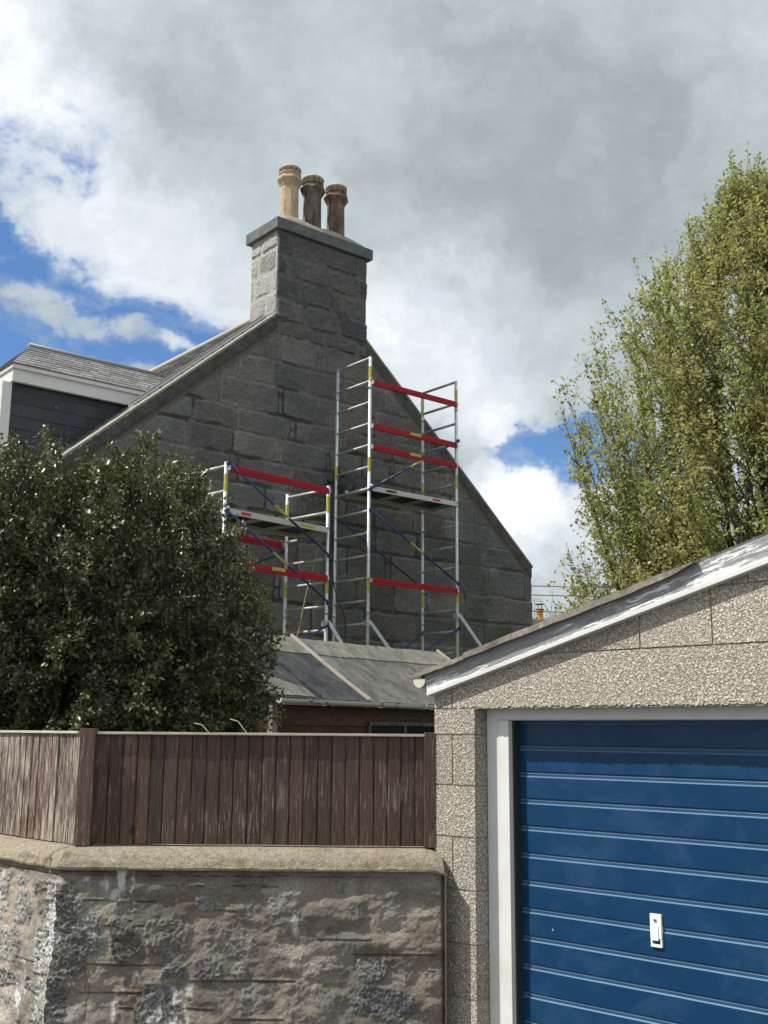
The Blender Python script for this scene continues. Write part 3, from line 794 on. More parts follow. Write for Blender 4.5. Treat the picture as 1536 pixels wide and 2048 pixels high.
# local +x points back towards the corner, so boards run in -x
bo = boards('board_panel', F2, 2.6, .0600, .0, zft-ZB-.006, M_fence_worn, 9, .002); bo.location = (-2.6, -.004, 0)
s = MB(); s.box((-2.6, -.016, zft-ZB-.006), (-.02, .026, zft-ZB+.005)); s.build('cap_rail', M_caprail, F2, bevel=.0015)

# ================================================================== SHED
def hdir(x):
    lo, hi = 0, 4000
    for _ in range(60):
        mm = (lo+hi)/2
        if ray(x, mm)[2] > 0: lo = mm
        else: hi = mm
    d = ray(x, mm).copy(); d[2] = 0; return d/np.linalg.norm(d)
gs_ = hdir(2500); bs_ = np.array([-gs_[1], gs_[0], 0])      # bs_: into the shed
E0 = at(545, 1386, 9.3)
def along(P, d, px):
    lo, hi = -10, 30
    def X(t):
        v = P+d*t-CAM; return 768+FPX*(v@cR)/(v@cF)
    sg = X(.01) > X(0)
    for _ in range(60):
        mm = (lo+hi)/2
        if (X(mm) < px) == sg: lo = mm
        else: hi = mm
    return mm
tB = along(E0, gs_, 722); Bp = E0+gs_*tB
d_ = ray(585, 1275)   # ridge point: Bp + r*bs_ + h*z on the ray
Mx = np.array([[bs_[0], 0, -d_[0]], [bs_[1], 0, -d_[1]], [0, 1, -d_[2]]])
rr, hh_, _t = np.linalg.solve(Mx, CAM-Bp)
print('shed ridge run/height', rr, hh_, 'tB', tB, 'E0', E0, 'gs', gs_)
rr = float(np.clip(rr, .6, 3)); 
SH = thing('garden_shed', 'low brown timber shed with grey felt roof between the evergreen and garage', 'shed', (E0[0], E0[1], 0), math.atan2(gs_[1], gs_[0]))
SL = along(E0, gs_, 1010); ze = E0[2]; zr_ = ze+hh_
print('shed len', SL, ze, zr_)
s = MB()
NX, NY = 60, 24
def roofpt(x, t, lift=0):
    sag = -.012*sin(pi*min(max(x/SL, 0), 1))-.008*sin(t*pi); return (x, -.10+(rr+.10)*t, ze-.03+(hh_+.03)*t+sag+lift+.003*sin(x*9+t*4))
for i in range(NX):
    for j in range(NY):
        x0, x1 = -.1+(SL+.1)*i/NX, -.1+(SL+.1)*(i+1)/NX; t0, t1 = j/NY, (j+1)/NY
        s.quad([roofpt(x0, t0), roofpt(x1, t0), roofpt(x1, t1), roofpt(x0, t1)], 0 if x0 > tB-.05 else 1, True)  # left part in darker felt, the evergreen's shadow put into its colour
for i in range(NX):
    x0, x1 = -.1+(SL+.1)*i/NX, -.1+(SL+.1)*(i+1)/NX
    p0, p1 = roofpt(x0, 1), roofpt(x1, 1)
    s.quad([p0, p1, (p1[0], 2*rr, ze), (p0[0], 2*rr, ze)], 1)
    q0, q1 = roofpt(x0, 0), roofpt(x1, 0)
    s.quad([q0, q1, (q1[0], q1[1]+.005, q1[2]-.02), (q0[0], q0[1]+.005, q0[2]-.02)], 1)
sr = s.build('roof', [M_felt, M_feltdark], SH)
s = MB()
for i in range(NX):
    x0, x1 = -.1+(SL+.1)*i/NX, -.1+(SL+.1)*(i+1)/NX
    s.quad([roofpt(x0, .74, .010), roofpt(x1, .74, .010), roofpt(x1, 1, .012), roofpt(x0, 1, .012)], 0, True)
    s.quad([roofpt(x0, .74, .0), roofpt(x1, .74, .0), roofpt(x1, .74, .010), roofpt(x0, .74, .010)], 0)
    a, c = roofpt(x0, 1, .012), roofpt(x1, 1, .012); s.quad([a, c, (c[0], c[1]+.2, c[2]-.1), (a[0], a[1]+.2, a[2]-.1)])
s.build('ridge_strip', M_feltridge, sr)
def batten(x, t0, t1, w, h, mt, dx=0, name='roof_batten'):
    s = MB(); N = 8
    for i in range(N):
        a = roofpt(x+dx*i/N, t0+(t1-t0)*i/N, h); c = roofpt(x+dx*(i+1)/N, t0+(t1-t0)*(i+1)/N, h)
        s.beam(a, c, w, h)
    return s.build(name, mt, sr)
batten(tB, .0, 1.02, .030, .022, M_batten); batten(.10+.42, .02, .62, .024, .02, M_feltdark); 
batten(along(Bp+bs_*rr+np.array([0, 0, hh_]), gs_, 877)+tB, .0, 1.02, .035, .022, M_batten)
# pale patch sheet at lower left of roof
s = MB()
for i in range(6): s.quad([roofpt(-.08+.09*i, .02, .006), roofpt(.01+.09*i, .02, .006), roofpt(.01+.09*i, .40-.05*i, .007), roofpt(-.08+.09*i, .45-.05*i, .007)])
s.build('roof_patch', M_feltridge, sr)
# gutter
s = MB(); gr_ = .042; N = 30
def gp(x, a, r): return (x, -.145-r*cos(a)*-1, ze-.045-.01*x/SL-r*sin(a))
for i in range(N):
    x0, x1 = -.08+(SL+.05)*i/N, -.08+(SL+.05)*(i+1)/N
    for k in range(8):
        a0, a1 = k*pi/8, (k+1)*pi/8
        s.quad([gp(x0, a0, gr_), gp(x1, a0, gr_), gp(x1, a1, gr_), gp(x0, a1, gr_)], 0, True)
        s.quad([gp(x0, a0, gr_-.006), gp(x1, a0, gr_-.006), gp(x1, a1, gr_-.006), gp(x0, a1, gr_-.006)], 0, True)
s.quad([gp(-.08, k*pi/8, gr_) for k in range(9)])
gut = s.build('gutter', M_gutter, SH)
for xg in (.28, 1.95):
    s = MB(); s.tube([gp(xg, k*pi/8, gr_+.004) for k in range(9)], .007, 6); s.build('gutter_bracket', M_gutter, gut)
# cladding
s = MB(); zb = ze-.09; k = 0; cols = []
while zb > 0:
    z0 = max(zb-.17, 0); t = random.uniform(.75, 1.2); k0 = len(s.v)
    s.quad([(0.045, -.016, z0), (SL, -.016, z0), (SL, -.002, zb), (0.045, -.002, zb)]); s.quad([(0.045, -.016, z0), (SL, -.016, z0), (SL, 0, z0), (0.045, 0, z0)])
    cols += [(t, t, t)]*(len(s.v)-k0); zb -= .17
k0 = len(s.v); s.box((0.0, .001, 0), (SL, 2*rr-.1, ze-.09)); cols += [(1, 1, 1)]*8
s.build('cladding', M_cladding, SH, colors=cols)
s = MB(); s.box((-.02, -.024, 0), (.045, .03, ze-.10)); s.build('corner_post', M_corner, SH, bevel=.003, colors=[(1, 1, 1)]*8)
wx0 = along(E0, gs_, 733); zw = zof(1446, E0+gs_*wx0)
w_ = MB(); w_.box((wx0, -.045, zw-.02), (wx0+1.25, -.014, zw+.012)); w_.box((wx0, -.035, zw-.62), (wx0+.03, -.014, zw-.02)); w_.box((wx0+.55, -.032, zw-.6), (wx0+.585, -.014, zw-.02)); w_.box((wx0, -.04, zw-.65), (wx0+1.25, -.014, zw-.62)); w_.box((wx0+1.22, -.035, zw-.62), (wx0+1.25, -.014, zw-.02))
wf = w_.build('window', M_corner, SH, colors=[(.33, .24, .18)]*len(w_.v))
w_ = MB(); w_.box((wx0+.03, -.022, zw-.62), (wx0+1.22, -.018, zw-.02)); w_.build('pane', M_glass, wf)

# ================================================================== STONE HOUSE
gg = hdir(3468); bb = np.array([-gg[1], gg[0], 0])
PT = at(733, 1466, 18.0); QH = PT+bb*(.9166+.35)
HS = thing('stone_house', 'grey granite house showing its gable, chimney stack and slate dormer behind the scaffolding', 'house', (QH[0], QH[1], 0), math.atan2(gg[1], gg[0]))
UC = -.115; EU = 5.30; SLP = .863; ZA = 10.08; CX0, CX1 = -1.125, .895
def zslope(u): return ZA-.10-SLP*np.abs(u-UC)+.06
def inside_gable(U, Z): return Z <= (ZA-SLP*np.abs(U-UC)+.0)
def masonry(us, vs, seed, ch=(.38, .56), bw=(.55, 1.15), clean=False, quoinR=None, quoinL=None, tight=None):
    U, Z = np.meshgrid(us, vs, indexing='ij'); r = np.random.RandomState(seed)
    du = .028*(fbm(U*3.5, Z*3.5, 4, seed)-.5)*2; dz = .028*(fbm(U*3.3, Z*3.3, 4, seed+4)-.5)*2
    Ud = U+du; Zd = Z+dz
    D = np.full(U.shape, -.05); T = np.ones_like(U); Bm = np.zeros_like(U); openj = ss(.36, .50, fbm(U*.7, Z*.7, 3, seed+30))
    z = vs[0]-.2; rows = 0
    while z < vs[-1]:
        h = r.uniform(*ch); u = us[0]-r.uniform(0, .6)
        tiltz = r.uniform(-.012, .012)
        while u < us[-1]:
            w = r.uniform(*bw); items = []
            g_ = .045 if not clean else .075
            items.append((u, u+w, z+g_*.5, z+h-g_*.5))
            if not clean and r.rand() < .38:
                nst = r.randint(2, 4); ww = r.uniform(.09, .15)
                cut = np.concatenate([[0], np.sort(r.uniform(.2, .8, nst-1)), [1]])
                for q in range(nst): items.append((u+w+.015, u+w+ww, z+.02+(h-.04)*cut[q]+.006, z+.02+(h-.04)*cut[q+1]-.008))
                adv = w+ww+.025
            else: adv = w+g_
            for (a, c, lo, hi) in items:
                m_ = (U > a-.12) & (U < c+.12) & (Z > lo-.12) & (Z < hi+.12)
                if not m_.any(): continue
                rc = min(.05, (c-a)*.25, (hi-lo)*.3)
                qx = np.abs(Ud-(a+c)/2)-(c-a)/2+rc; qz = np.abs(Zd-(lo+hi)/2)-(hi-lo)/2+rc
                sd = -(np.sqrt(np.maximum(qx, 0)**2+np.maximum(qz, 0)**2)+np.minimum(np.maximum(qx, qz), 0)-rc)
                bt = r.uniform(.76, 1.2); bm_ = r.uniform(-.008, .016); tx = r.uniform(-.03, .03); tz = r.uniform(-.04, .04)
                sel = m_ & (sd > D); D = np.where(sel, sd, D); T = np.where(sel, bt, T)
                Bm = np.where(sel, bm_+tx*(U-(a+c)/2)+tz*(Z-(lo+hi)/2), Bm)
            u += adv
        z += h
    edge = ss(-.012, .018, D)
    face = .034*(fbm(U*5, Z*6, 5, seed+7, .6)-.5)+.030*(1-np.abs(2*fbm(U*4, Z*5, 4, seed+8, .6)-1)-.6)
    if clean:
        joint = .012+.003*(fbm(U*10, Z*10, 3, seed)-.5); jc = np.array([.22, .214, .196])*np.ones(U.shape+(1,))
    else:
        op = openj*ss(.28, .5, fbm(U*2.4, Z*2.4, 3, seed+33))*(.25+.75*ss(3.0, 1.2, U))
        joint = .006-.07*op*ss(0.02, -.012, D)+.008*(fbm(U*9, Z*9, 3, seed+2)-.5)
        jc = np.array([.205, .200, .185])*(.8+.4*fbm(U*8, Z*8, 3, seed+5))[..., None]*(1-.82*op)[..., None]
    H = edge*(.022+Bm+face)+(1-edge)*joint
    sc = (T*(.72+.55*fbm(U*3, Z*3, 4, seed+11)))[..., None]*np.array([.178, .175, .170])
    warm = (fbm(U*1.1, Z*1.1, 3, seed+13)-.45)[..., None]; sc = sc*(1+warm*np.array([.30, .05, -.28]))
    smear = (ss(.5, .66, fbm(U*5, Z*6, 4, seed+51))*(.25 if not clean else .15))[..., None]
    C = (sc*(1-smear)+smear*np.array([.21, .205, .19]))*edge[..., None]+jc*(1-edge[..., None])
    rim = np.exp(-((D-.018)/.014)**2)*.8*fbm(U*4, Z*4, 2, seed+9)
    C = C*(1+rim[..., None]*(1 if not clean else .2))
    # render smears hiding the joints in places
    sm = ss(.60, .74, fbm(U*.9+3, Z*.9, 4, seed+21))*(0 if clean else 1)
    H = H*(1-sm*.75)+.012*sm; C = C*(1-sm[..., None]*.55)+np.array([.135, .132, .120])*sm[..., None]*.55
    return U, Z, H, C
us = np.arange(-5.6, EU+.001, .024); vs = np.arange(2.0, ZA+.1, .024)
U, Z, H, C = masonry(us, vs, 41)
# band of older smooth pointing under the skews, damp streak below the stack
dist = (ZA-SLP*np.abs(U-UC)-Z)
bandm = ss(.42, .30, dist+.06*(fbm(U*2, Z*2, 3, 61)-.5))
coping_face = ss(.25, .22, dist+.02*(fbm(U*5, Z*5, 3, 62)-.5))
H = H*(1-bandm)+.014*bandm+.022*coping_face+.01*(fbm(U*8, Z*8, 4, 63)-.5)*bandm
C = C*(1-bandm[..., None])+np.array([.155, .150, .132])*bandm[..., None]
C = C*(1-coping_face[..., None])+(np.array([.108, .110, .100])*(.6+.8*fbm(U*7, Z*7, 4, 64))[..., None])*coping_face[..., None]
flue = np.exp(-((U-UC+.15*(fbm(Z, Z*0, 2, 70)-.5))/.75)**2)*ss(6.2, 9.4, Z)
jt = np.clip(flue, 0, 1)[..., None]*.45; C = C*(1-jt)+np.array([.125, .120, .110])*jt
gm = ss(.5, .68, fbm(U*.8+9, Z*.8, 4, 77))*ss(1.5, 4.5, U); C = C*(1-gm[..., None]*.35)*(1+gm[..., None]*np.array([0, .08, -.05]))
top = ZA-SLP*np.abs(U-UC)
Zs = np.minimum(Z, top)           # sew the upper edge to the rake
wall = relief('gable_wall', us, vs, lambda u, z, h: np.stack([u, -h, np.minimum(z, ZA-SLP*np.abs(u-UC))], -1), H, C, M_granite, HS, keep=lambda u, z: z <= ZA-SLP*np.abs(u-UC)+.03)
# body of the house behind it
HLEN = 9.0
s = MB(); poly = [(-5.6, 0), (EU, 0), (EU, 5.33), (UC, ZA-.06), (-5.6, ZA-.06-SLP*(5.6+UC)+.0)]
s.prism(poly, .004, HLEN)
s.prism([(-5.58, 0), (EU-.001, 0), (EU-.001, 2.05), (-5.58, 2.05)], -.012, .0035)
s.build('wall', M_granite, HS, colors=[(.12, .115, .105)]*len(s.v))
# skew stones
for sd in (-1, 1):
    s = MB(); u1 = -5.7 if sd < 0 else EU+.04; u0 = CX0-.0 if sd < 0 else CX1
    n = 9
    for k in range(n):
        a = u0+(u1-u0)*k/n+.004*sd; c = u0+(u1-u0)*(k+1)/n-.004*sd
        za, zc = ZA-SLP*abs(a-UC), ZA-SLP*abs(c-UC)
        P0 = [(a, -.035, za+.001), (c, -.035, zc+.001), (c, .30, zc+.001), (a, .30, za+.001)]
        P1 = [(p[0], p[1], p[2]+.055+random.uniform(-.004, .004)) for p in P0]
        b0 = len(s.v); s.v += P0+P1
        for f in ((0, 3, 2, 1), (4, 5, 6, 7), (0, 1, 5, 4), (1, 2, 6, 5), (2, 3, 7, 6), (3, 0, 4, 7)):
            s.f.append(tuple(b0+i for i in f)); s.m.append(0); s.sm.append(False)
    s.build('skew', M_skew, HS, bevel=.006)
# slate roof: stepped courses
def slates(mb, P0, du, dv, L, Wd, course, wid, cols, seed=1, base=(.10, .105, .115), nrm=None, fringe=.010):
    # P0 lower corner, du along course, dv up the slope
    r = np.random.RandomState(seed); P0 = Vector(P0); du = Vector(du).normalized(); dv = Vector(dv).normalized(); nr = (du.cross(dv)).normalized() if nrm is None else Vector(nrm)
    v = 0; k = 0
    while v < Wd:
        u = -(wid*.5 if k % 2 else 0)
        while u < L:
            w = wid*r.uniform(.85, 1.15); a = max(u, 0); c = min(u+w-.006, L)
            if c-a > .02:
                t = r.uniform(.7, 1.3); th = fringe*r.uniform(.7, 1.3); v1 = min(v+course*1.05, Wd)
                q0 = P0+du*a+dv*v+nr*th*1.6; q1 = P0+du*c+dv*v+nr*th*1.6; q2 = P0+du*c+dv*v1+nr*.002; q3 = P0+du*a+dv*v1+nr*.002
                k0 = len(mb.v); mb.quad([q0, q1, q2, q3]); mb.quad([q0, q1, P0+du*c+dv*v, P0+du*a+dv*v])
                cols += [tuple(x*t for x in base)]*(len(mb.v)-k0)
            u += w
        v += course; k += 1
s = MB(); cols = []
sl = sqrt(1+SLP**2); LW = 5.75*sl
RT = -.0
slates(s, (-5.9, .30, ZA-.05-SLP*(5.9+UC)), (0, 1, 0), (1, 0, SLP), HLEN-.3, (5.9+UC)*sl, .20, .30, cols, 3, (.19, .19, .185), nrm=(-SLP/sl, 0, 1/sl), fringe=.014)
slates(s, (EU+.2, .30, ZA-.05-SLP*(EU+.2-UC)), (0, 1, 0), (-1, 0, SLP), HLEN-.3, (EU+.2-UC)*sl, .20, .30, cols, 4, (.19, .19, .185), nrm=(SLP/sl, 0, 1/sl), fringe=.014)
k0 = len(s.v)
s.quad([(-5.9, .30, ZA-.06-SLP*(5.9+UC)), (-5.9, HLEN+.1, ZA-.06-SLP*(5.9+UC)), (UC, HLEN+.1, ZA-.06), (UC, .30, ZA-.06)]); s.quad([(EU+.2, .30, ZA-.06-SLP*(EU+.2-UC)), (EU+.2, HLEN+.1, ZA-.06-SLP*(EU+.2-UC)), (UC, HLEN+.1, ZA-.06), (UC, .30, ZA-.06)])
cols += [(.08, .08, .08)]*(len(s.v)-k0)
rf = s.build('slate_roof', M_slate, HS, colors=cols, fix=False)
s = MB(); s.tube([(UC, .45, ZA-.02), (UC, HLEN, ZA-.03)], .06, 12); s.build('ridge_tile', M_ridge, rf)
# metal verge flashing beside the skew, from the stack downwards
ua = pl(490, 655, QH+bb*.25, np.array([bb[0], bb[1], 0])); 
s = MB(); fu0, fu1 = CX0-.02, -3.62
for (w0, w1, zt) in ((.26, .40, .10), (.38, .42, .15)):
    zA_, zB_ = ZA-SLP*abs(fu0-UC)+zt, ZA-SLP*abs(fu1-UC)+zt
    s.v += [(fu0, w0, zA_), (fu1, w0, zB_), (fu1, w1, zB_), (fu0, w1, zA_), (fu0, w0, zA_-.10), (fu1, w0, zB_-.10), (fu1, w1, zB_-.10), (fu0, w1, zA_-.10)]
    b0 = len(s.v)-8
    for f in ((0, 3, 2, 1), (4, 5, 6, 7), (0, 1, 5, 4), (1, 2, 6, 5), (2, 3, 7, 6), (3, 0, 4, 7)):
        s.f.append(tuple(b0+i for i in f)); s.m.append(0); s.sm.append(False)
for k in range(13):
    u = fu0+(fu1-fu0)*(k+.5)/13; z_ = ZA-SLP*abs(u-UC)+.055
    s.box((u-.018, .248, z_-.016), (u+.018, .262, z_+.016), 1)
s.build('verge_flashing', [M_lead, M_black], HS)
# chimney stack
CHN = bpy.data.objects.new('chimney_stack', None)
tdc = along(np.array([*(QH+gg*CX0)[:2], 10.8]), bb, 504); DCH = max(.75, min(1.3, tdc)); print('chimney depth', tdc)
ZC0, ZC1 = 9.0, 10.86
us = np.arange(CX0, CX1+.001, .012); us[-1] = CX1; vs = np.arange(8.9, ZC1, .012)
U, Z, H, C = masonry(us, vs, 53, ch=(.40, .44), bw=(.55, .80), clean=True)
fE = ss(0, .02, U-CX0)*ss(0, .02, CX1-U); H = H*1.25
core = MB(); core.box((CX0+.02, -.002, 9.0), (CX1-.02, DCH-.02, ZC1))
st = core.build('chimney_stack', M_granite, HS, colors=[(.1, .1, .1)]*8)
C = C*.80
relief('stack_face', us, vs, lambda u, z, h: np.stack([u, -.004-h*fE, z+0*u], -1), H, C, M_granite, st)
us2 = np.arange(0, DCH+.001, .012); vs2 = np.arange(8.2, ZC1, .012)
U2, Z2, H2, C2 = masonry(us2, vs2, 67, ch=(.40, .44), bw=(.45, .62), clean=True)
f2 = ss(0, .02, U2)*ss(0, .02, DCH-U2)
C2 = C2*2.2  # sunlit side of the stack: light painted in as paler stone
relief('stack_face', us2[::-1].copy(), vs2, lambda u, z, h: np.stack([CX0+.016-h*.75*(ss(0, .02, u)*ss(0, .02, DCH-u)), u, z+0*u], -1), H2[::-1], C2[::-1], M_granite, st)
s = MB(); s.box((CX1-.022, -.004, 8.2), (CX1, DCH, ZC1)); s.box((CX0+.016, DCH-.02, 8.2), (CX1-.022, DCH, ZC1)); s.build('stack_rear', M_granite, st, colors=[(.1, .1, .095)]*16)
s = MB(); s.box((CX0-.085, -.10, 10.83), (CX1+.085, DCH+.085, 11.04)); s.build('chimney_cope', M_capstone, st, bevel=.012)
# mortar flaunching, domed
s = MB(); nx, ny = 40, 14
def fl(i, j):
    a = i/nx; c = j/ny; u = CX0-.07+(CX1-CX0+.14)*a; y = -.085+(DCH+.15)*c
    e = min(a, 1-a)*2; f = min(c, 1-c)*2
    return (u, y, 11.041+.27*(1-(1-min(1, e*2.6))**2)*(1-(1-f)**3)*(.92+.08*sin(u*7)))
for i in range(nx):
    for j in range(ny): s.quad([fl(i, j), fl(i+1, j), fl(i+1, j+1), fl(i, j+1)], 0, True)
s.build('flaunching', M_skew, st)
ymid = DCH*.48
for i, (px, pyb, pyt, mt, lab) in enumerate(((578, 437, 333, M_pot_a, 'clean buff octagonal pot'), (624, 452, 353, M_pot_b, 'soot-blackened octagonal pot'), (671, 468, 371, M_pot_c, 'brown-stained octagonal pot'))):
    Pn = QH+bb*ymid; nn_ = bb
    p = pl(px, pyb-15, Pn, nn_); q = pl(px, pyt, Pn, nn_)
    u_ = (p-QH)@gg; zt = q[2]; zb_ = 11.21; zt -= .05; Hh = zt-zb_; print('pot', u_, Hh)
    s = MB(); R = .176
    prof = [(R*1.28, 0), (R*1.28, .03), (R*1.16, .05), (R*1.12, .08), (R*1.04, .10), (R*.97, Hh*.66), (R*1.02, Hh*.67), (R*1.10, Hh*.70), (R*1.40, Hh*.775), (R*1.40, Hh*.80), (R*1.12, Hh*.83), (R*1.10, Hh*.865), (R*1.22, Hh*.885), (R*1.22, Hh*.905), (R*.6, Hh*.91)]
    s.lathe(prof, (u_, ymid, zb_), 8, 0, False, pi/8)
    po = s.build('chimney_pot', mt, st, bevel=.006); po['label'] = lab
    s = MB(); capz = zb_+Hh*.905
    s.lathe([(R*1.10, 0), (R*1.14, .0), (R*1.16, .060), (R*1.22, .07), (R*1.20, .095), (R*1.0, .125), (R*.6, .145), (R*.2, .15)], (u_, ymid, capz), 20, 0)
    for k in range(12):
        a = 2*pi*k/12; s.tube([(u_+R*1.0*cos(a), ymid+R*1.0*sin(a), capz+.034), (u_+R*1.175*cos(a), ymid+R*1.175*sin(a), capz+.034)], .017, 6, 1)
    # cap sits within the pot thing
    o = s.build('pot_cap', [M_cap, M_black], st)
# dormer: cheek plane at y=D0, ridge at y=D0+1.2
D0 = 1.9
def hy(x, y, d):
    p = pl(x, y, QH+bb*d, bb); return ((p-QH)@gg, p[2])
uf, zev = hy(25, 731, D0); _, zfb = hy(25, 765, D0); ur0, zrd = hy(62, 690, D0+1.2)
print('dormer', uf, zev, zfb, ur0, zrd)
DM = MB(); DW = 2.4
cheekx1 = UC-(ZA-zev)/SLP+.6
uc0 = hy(24, 765, D0)[0]+.0
# cheek slates (courses of big rectangular slates), facing the gable side
cols = []; zlow = ZA-SLP*abs(uc0-UC)-.3
s = MB()
DM.box((uc0, D0+.02, zlow), (cheekx1, D0+DW-.02, zfb))
dm = DM.build('dormer', M_slate, HS, colors=[(.03, .032, .038)]*8)
slates(s, (uc0+.0, D0+.018, zlow), (1, 0, 0), (0, 0, 1), cheekx1-uc0, zfb-zlow, .215, .36, cols, 12, (.026, .030, .038), nrm=(0, -1, 0), fringe=.008)
s.build('slate_cheek', M_slate, dm, colors=cols, fix=False)
s = MB(); s.box((uf-.02, D0-.10, zfb-.0), (cheekx1+.1, D0-.02, zev-.005)); s.box((uf-.02, D0-.0195, zfb-.0), (uf+.06, D0+DW+.1, zev-.005)); s.box((uf-.05, D0-.15, zev-.075), (cheekx1+.1, D0-.101, zev-.002)); s.box((uf-.05, D0-.1005, zev-.075), (uf-.0205, D0+DW+.1, zev-.002))
s.build('fascia', M_white, dm, bevel=.006)
s = MB(); s.box((uc0-.16, D0-.02, 3.0), (uc0, D0+.12, zfb-.001)); s.box((uc0-.16, D0+DW-.12, 3.0), (uc0, D0+DW, zfb-.001)); s.build('corner_post', M_white, dm, bevel=.006)
s = MB(); s.box((uc0-.10, D0+.121, zlow-.5), (uc0-.03, D0+DW-.121, zlow)); 
for yy in (D0+.121, D0+DW/2-.04, D0+DW-.20): s.box((uc0-.12, yy, zlow), (uc0-.04, yy+.08, zfb-.002))
s.box((uc0-.12, D0+.2015, zfb-.08), (uc0-.04, D0+DW-.2015, zfb-.002))
wn = s.build('window', M_white, dm)
s = MB(); s.box((uc0-.08, D0+.2, zlow), (uc0-.07, D0+DW-.2, zfb-.08)); s.build('pane', M_glass, wn)
# dormer roof: two slopes and front hip
s = MB(); cols = []; yr = D0+DW/2; ye = D0-.17; ue = uf-.07
def faceq(a, b_, c, d, seed, n=9):
    # courses between lower edge a-b_ and upper edge d-c
    a, b_, c, d = map(Vector, (a, b_, c, d)); r = np.random.RandomState(seed)
    nr = (b_-a).cross(d-a).normalized()
    if nr.z < 0: nr = -nr
    for k in range(n):
        t0, t1 = k/n, (k+1.08)/n; l0 = a.lerp(d, t0); r0 = b_.lerp(c, t0); l1 = a.lerp(d, min(t1, 1)); r1 = b_.lerp(c, min(t1, 1))
        L = (r0-l0).length; m_ = max(1, int(L/.26)); cuts = [0]+sorted([min(.995, max(.005, (j+r.uniform(-.25, .25)+(.5 if k % 2 else 0))/m_)) for j in range(1, m_)])+[1]
        for x0, x1 in zip(cuts[:-1], cuts[1:]):
            t = r.uniform(.7, 1.3); th = .015*r.uniform(.8, 1.3); k0 = len(s.v)
            p0, p1 = l0.lerp(r0, x0), l0.lerp(r0, x1-.008/max(L, .1)); p2, p3 = l1.lerp(r1, x1-.008/max(L, .1)), l1.lerp(r1, x0)
            s.quad([p0+nr*th, p1+nr*th, p2+nr*.002, p3+nr*.002]); s.quad([p0+nr*th, p1+nr*th, p1-nr*.01, p0-nr*.01])
            cols.extend([(.20*t, .20*t, .195*t)]*(len(s.v)-k0))
    k0 = len(s.v); s.quad([a, b_, c, d]); cols.extend([(.06, .06, .06)]*(len(s.v)-k0))
zr2 = zrd-.03
uend = lambda z: UC-(ZA-z)/SLP
faceq((ue, ye, zev), (uend(zev)+.15, ye, zev), (uend(zr2)+.15, yr, zr2), (ur0, yr, zr2), 5)
faceq((ue, 2*yr-ye, zev), (uend(zev)+.15, 2*yr-ye, zev), (uend(zr2)+.15, yr, zr2), (ur0, yr, zr2), 6)
faceq((ue, 2*yr-ye, zev), (ue, ye, zev), (ur0, yr-.002, zr2), (ur0, yr+.002, zr2), 7)
s.build('dormer_roof', M_slate, dm, colors=cols, fix=False)
s = MB(); s.tube([(ur0-.04, yr, zr2+.02), (uend(zr2)+.2, yr, zr2+.02)], .045, 10); s.build('ridge_roll', M_lead, dm)
# black downpipe on the gable
pu = hy(658, 1100, -.06)[0]; zt_ = zof(962, QH+gg*pu)
s = MB(); s.tube([(pu, -.07, 0), (pu, -.07, zt_)], .045, 12)
for zz in (3.4, 5.0, 6.4): s.tube([(pu, -.07, zz-.03), (pu, -.07, zz+.03)], .055, 12)
s.build('downpipe', M_rubber, HS)

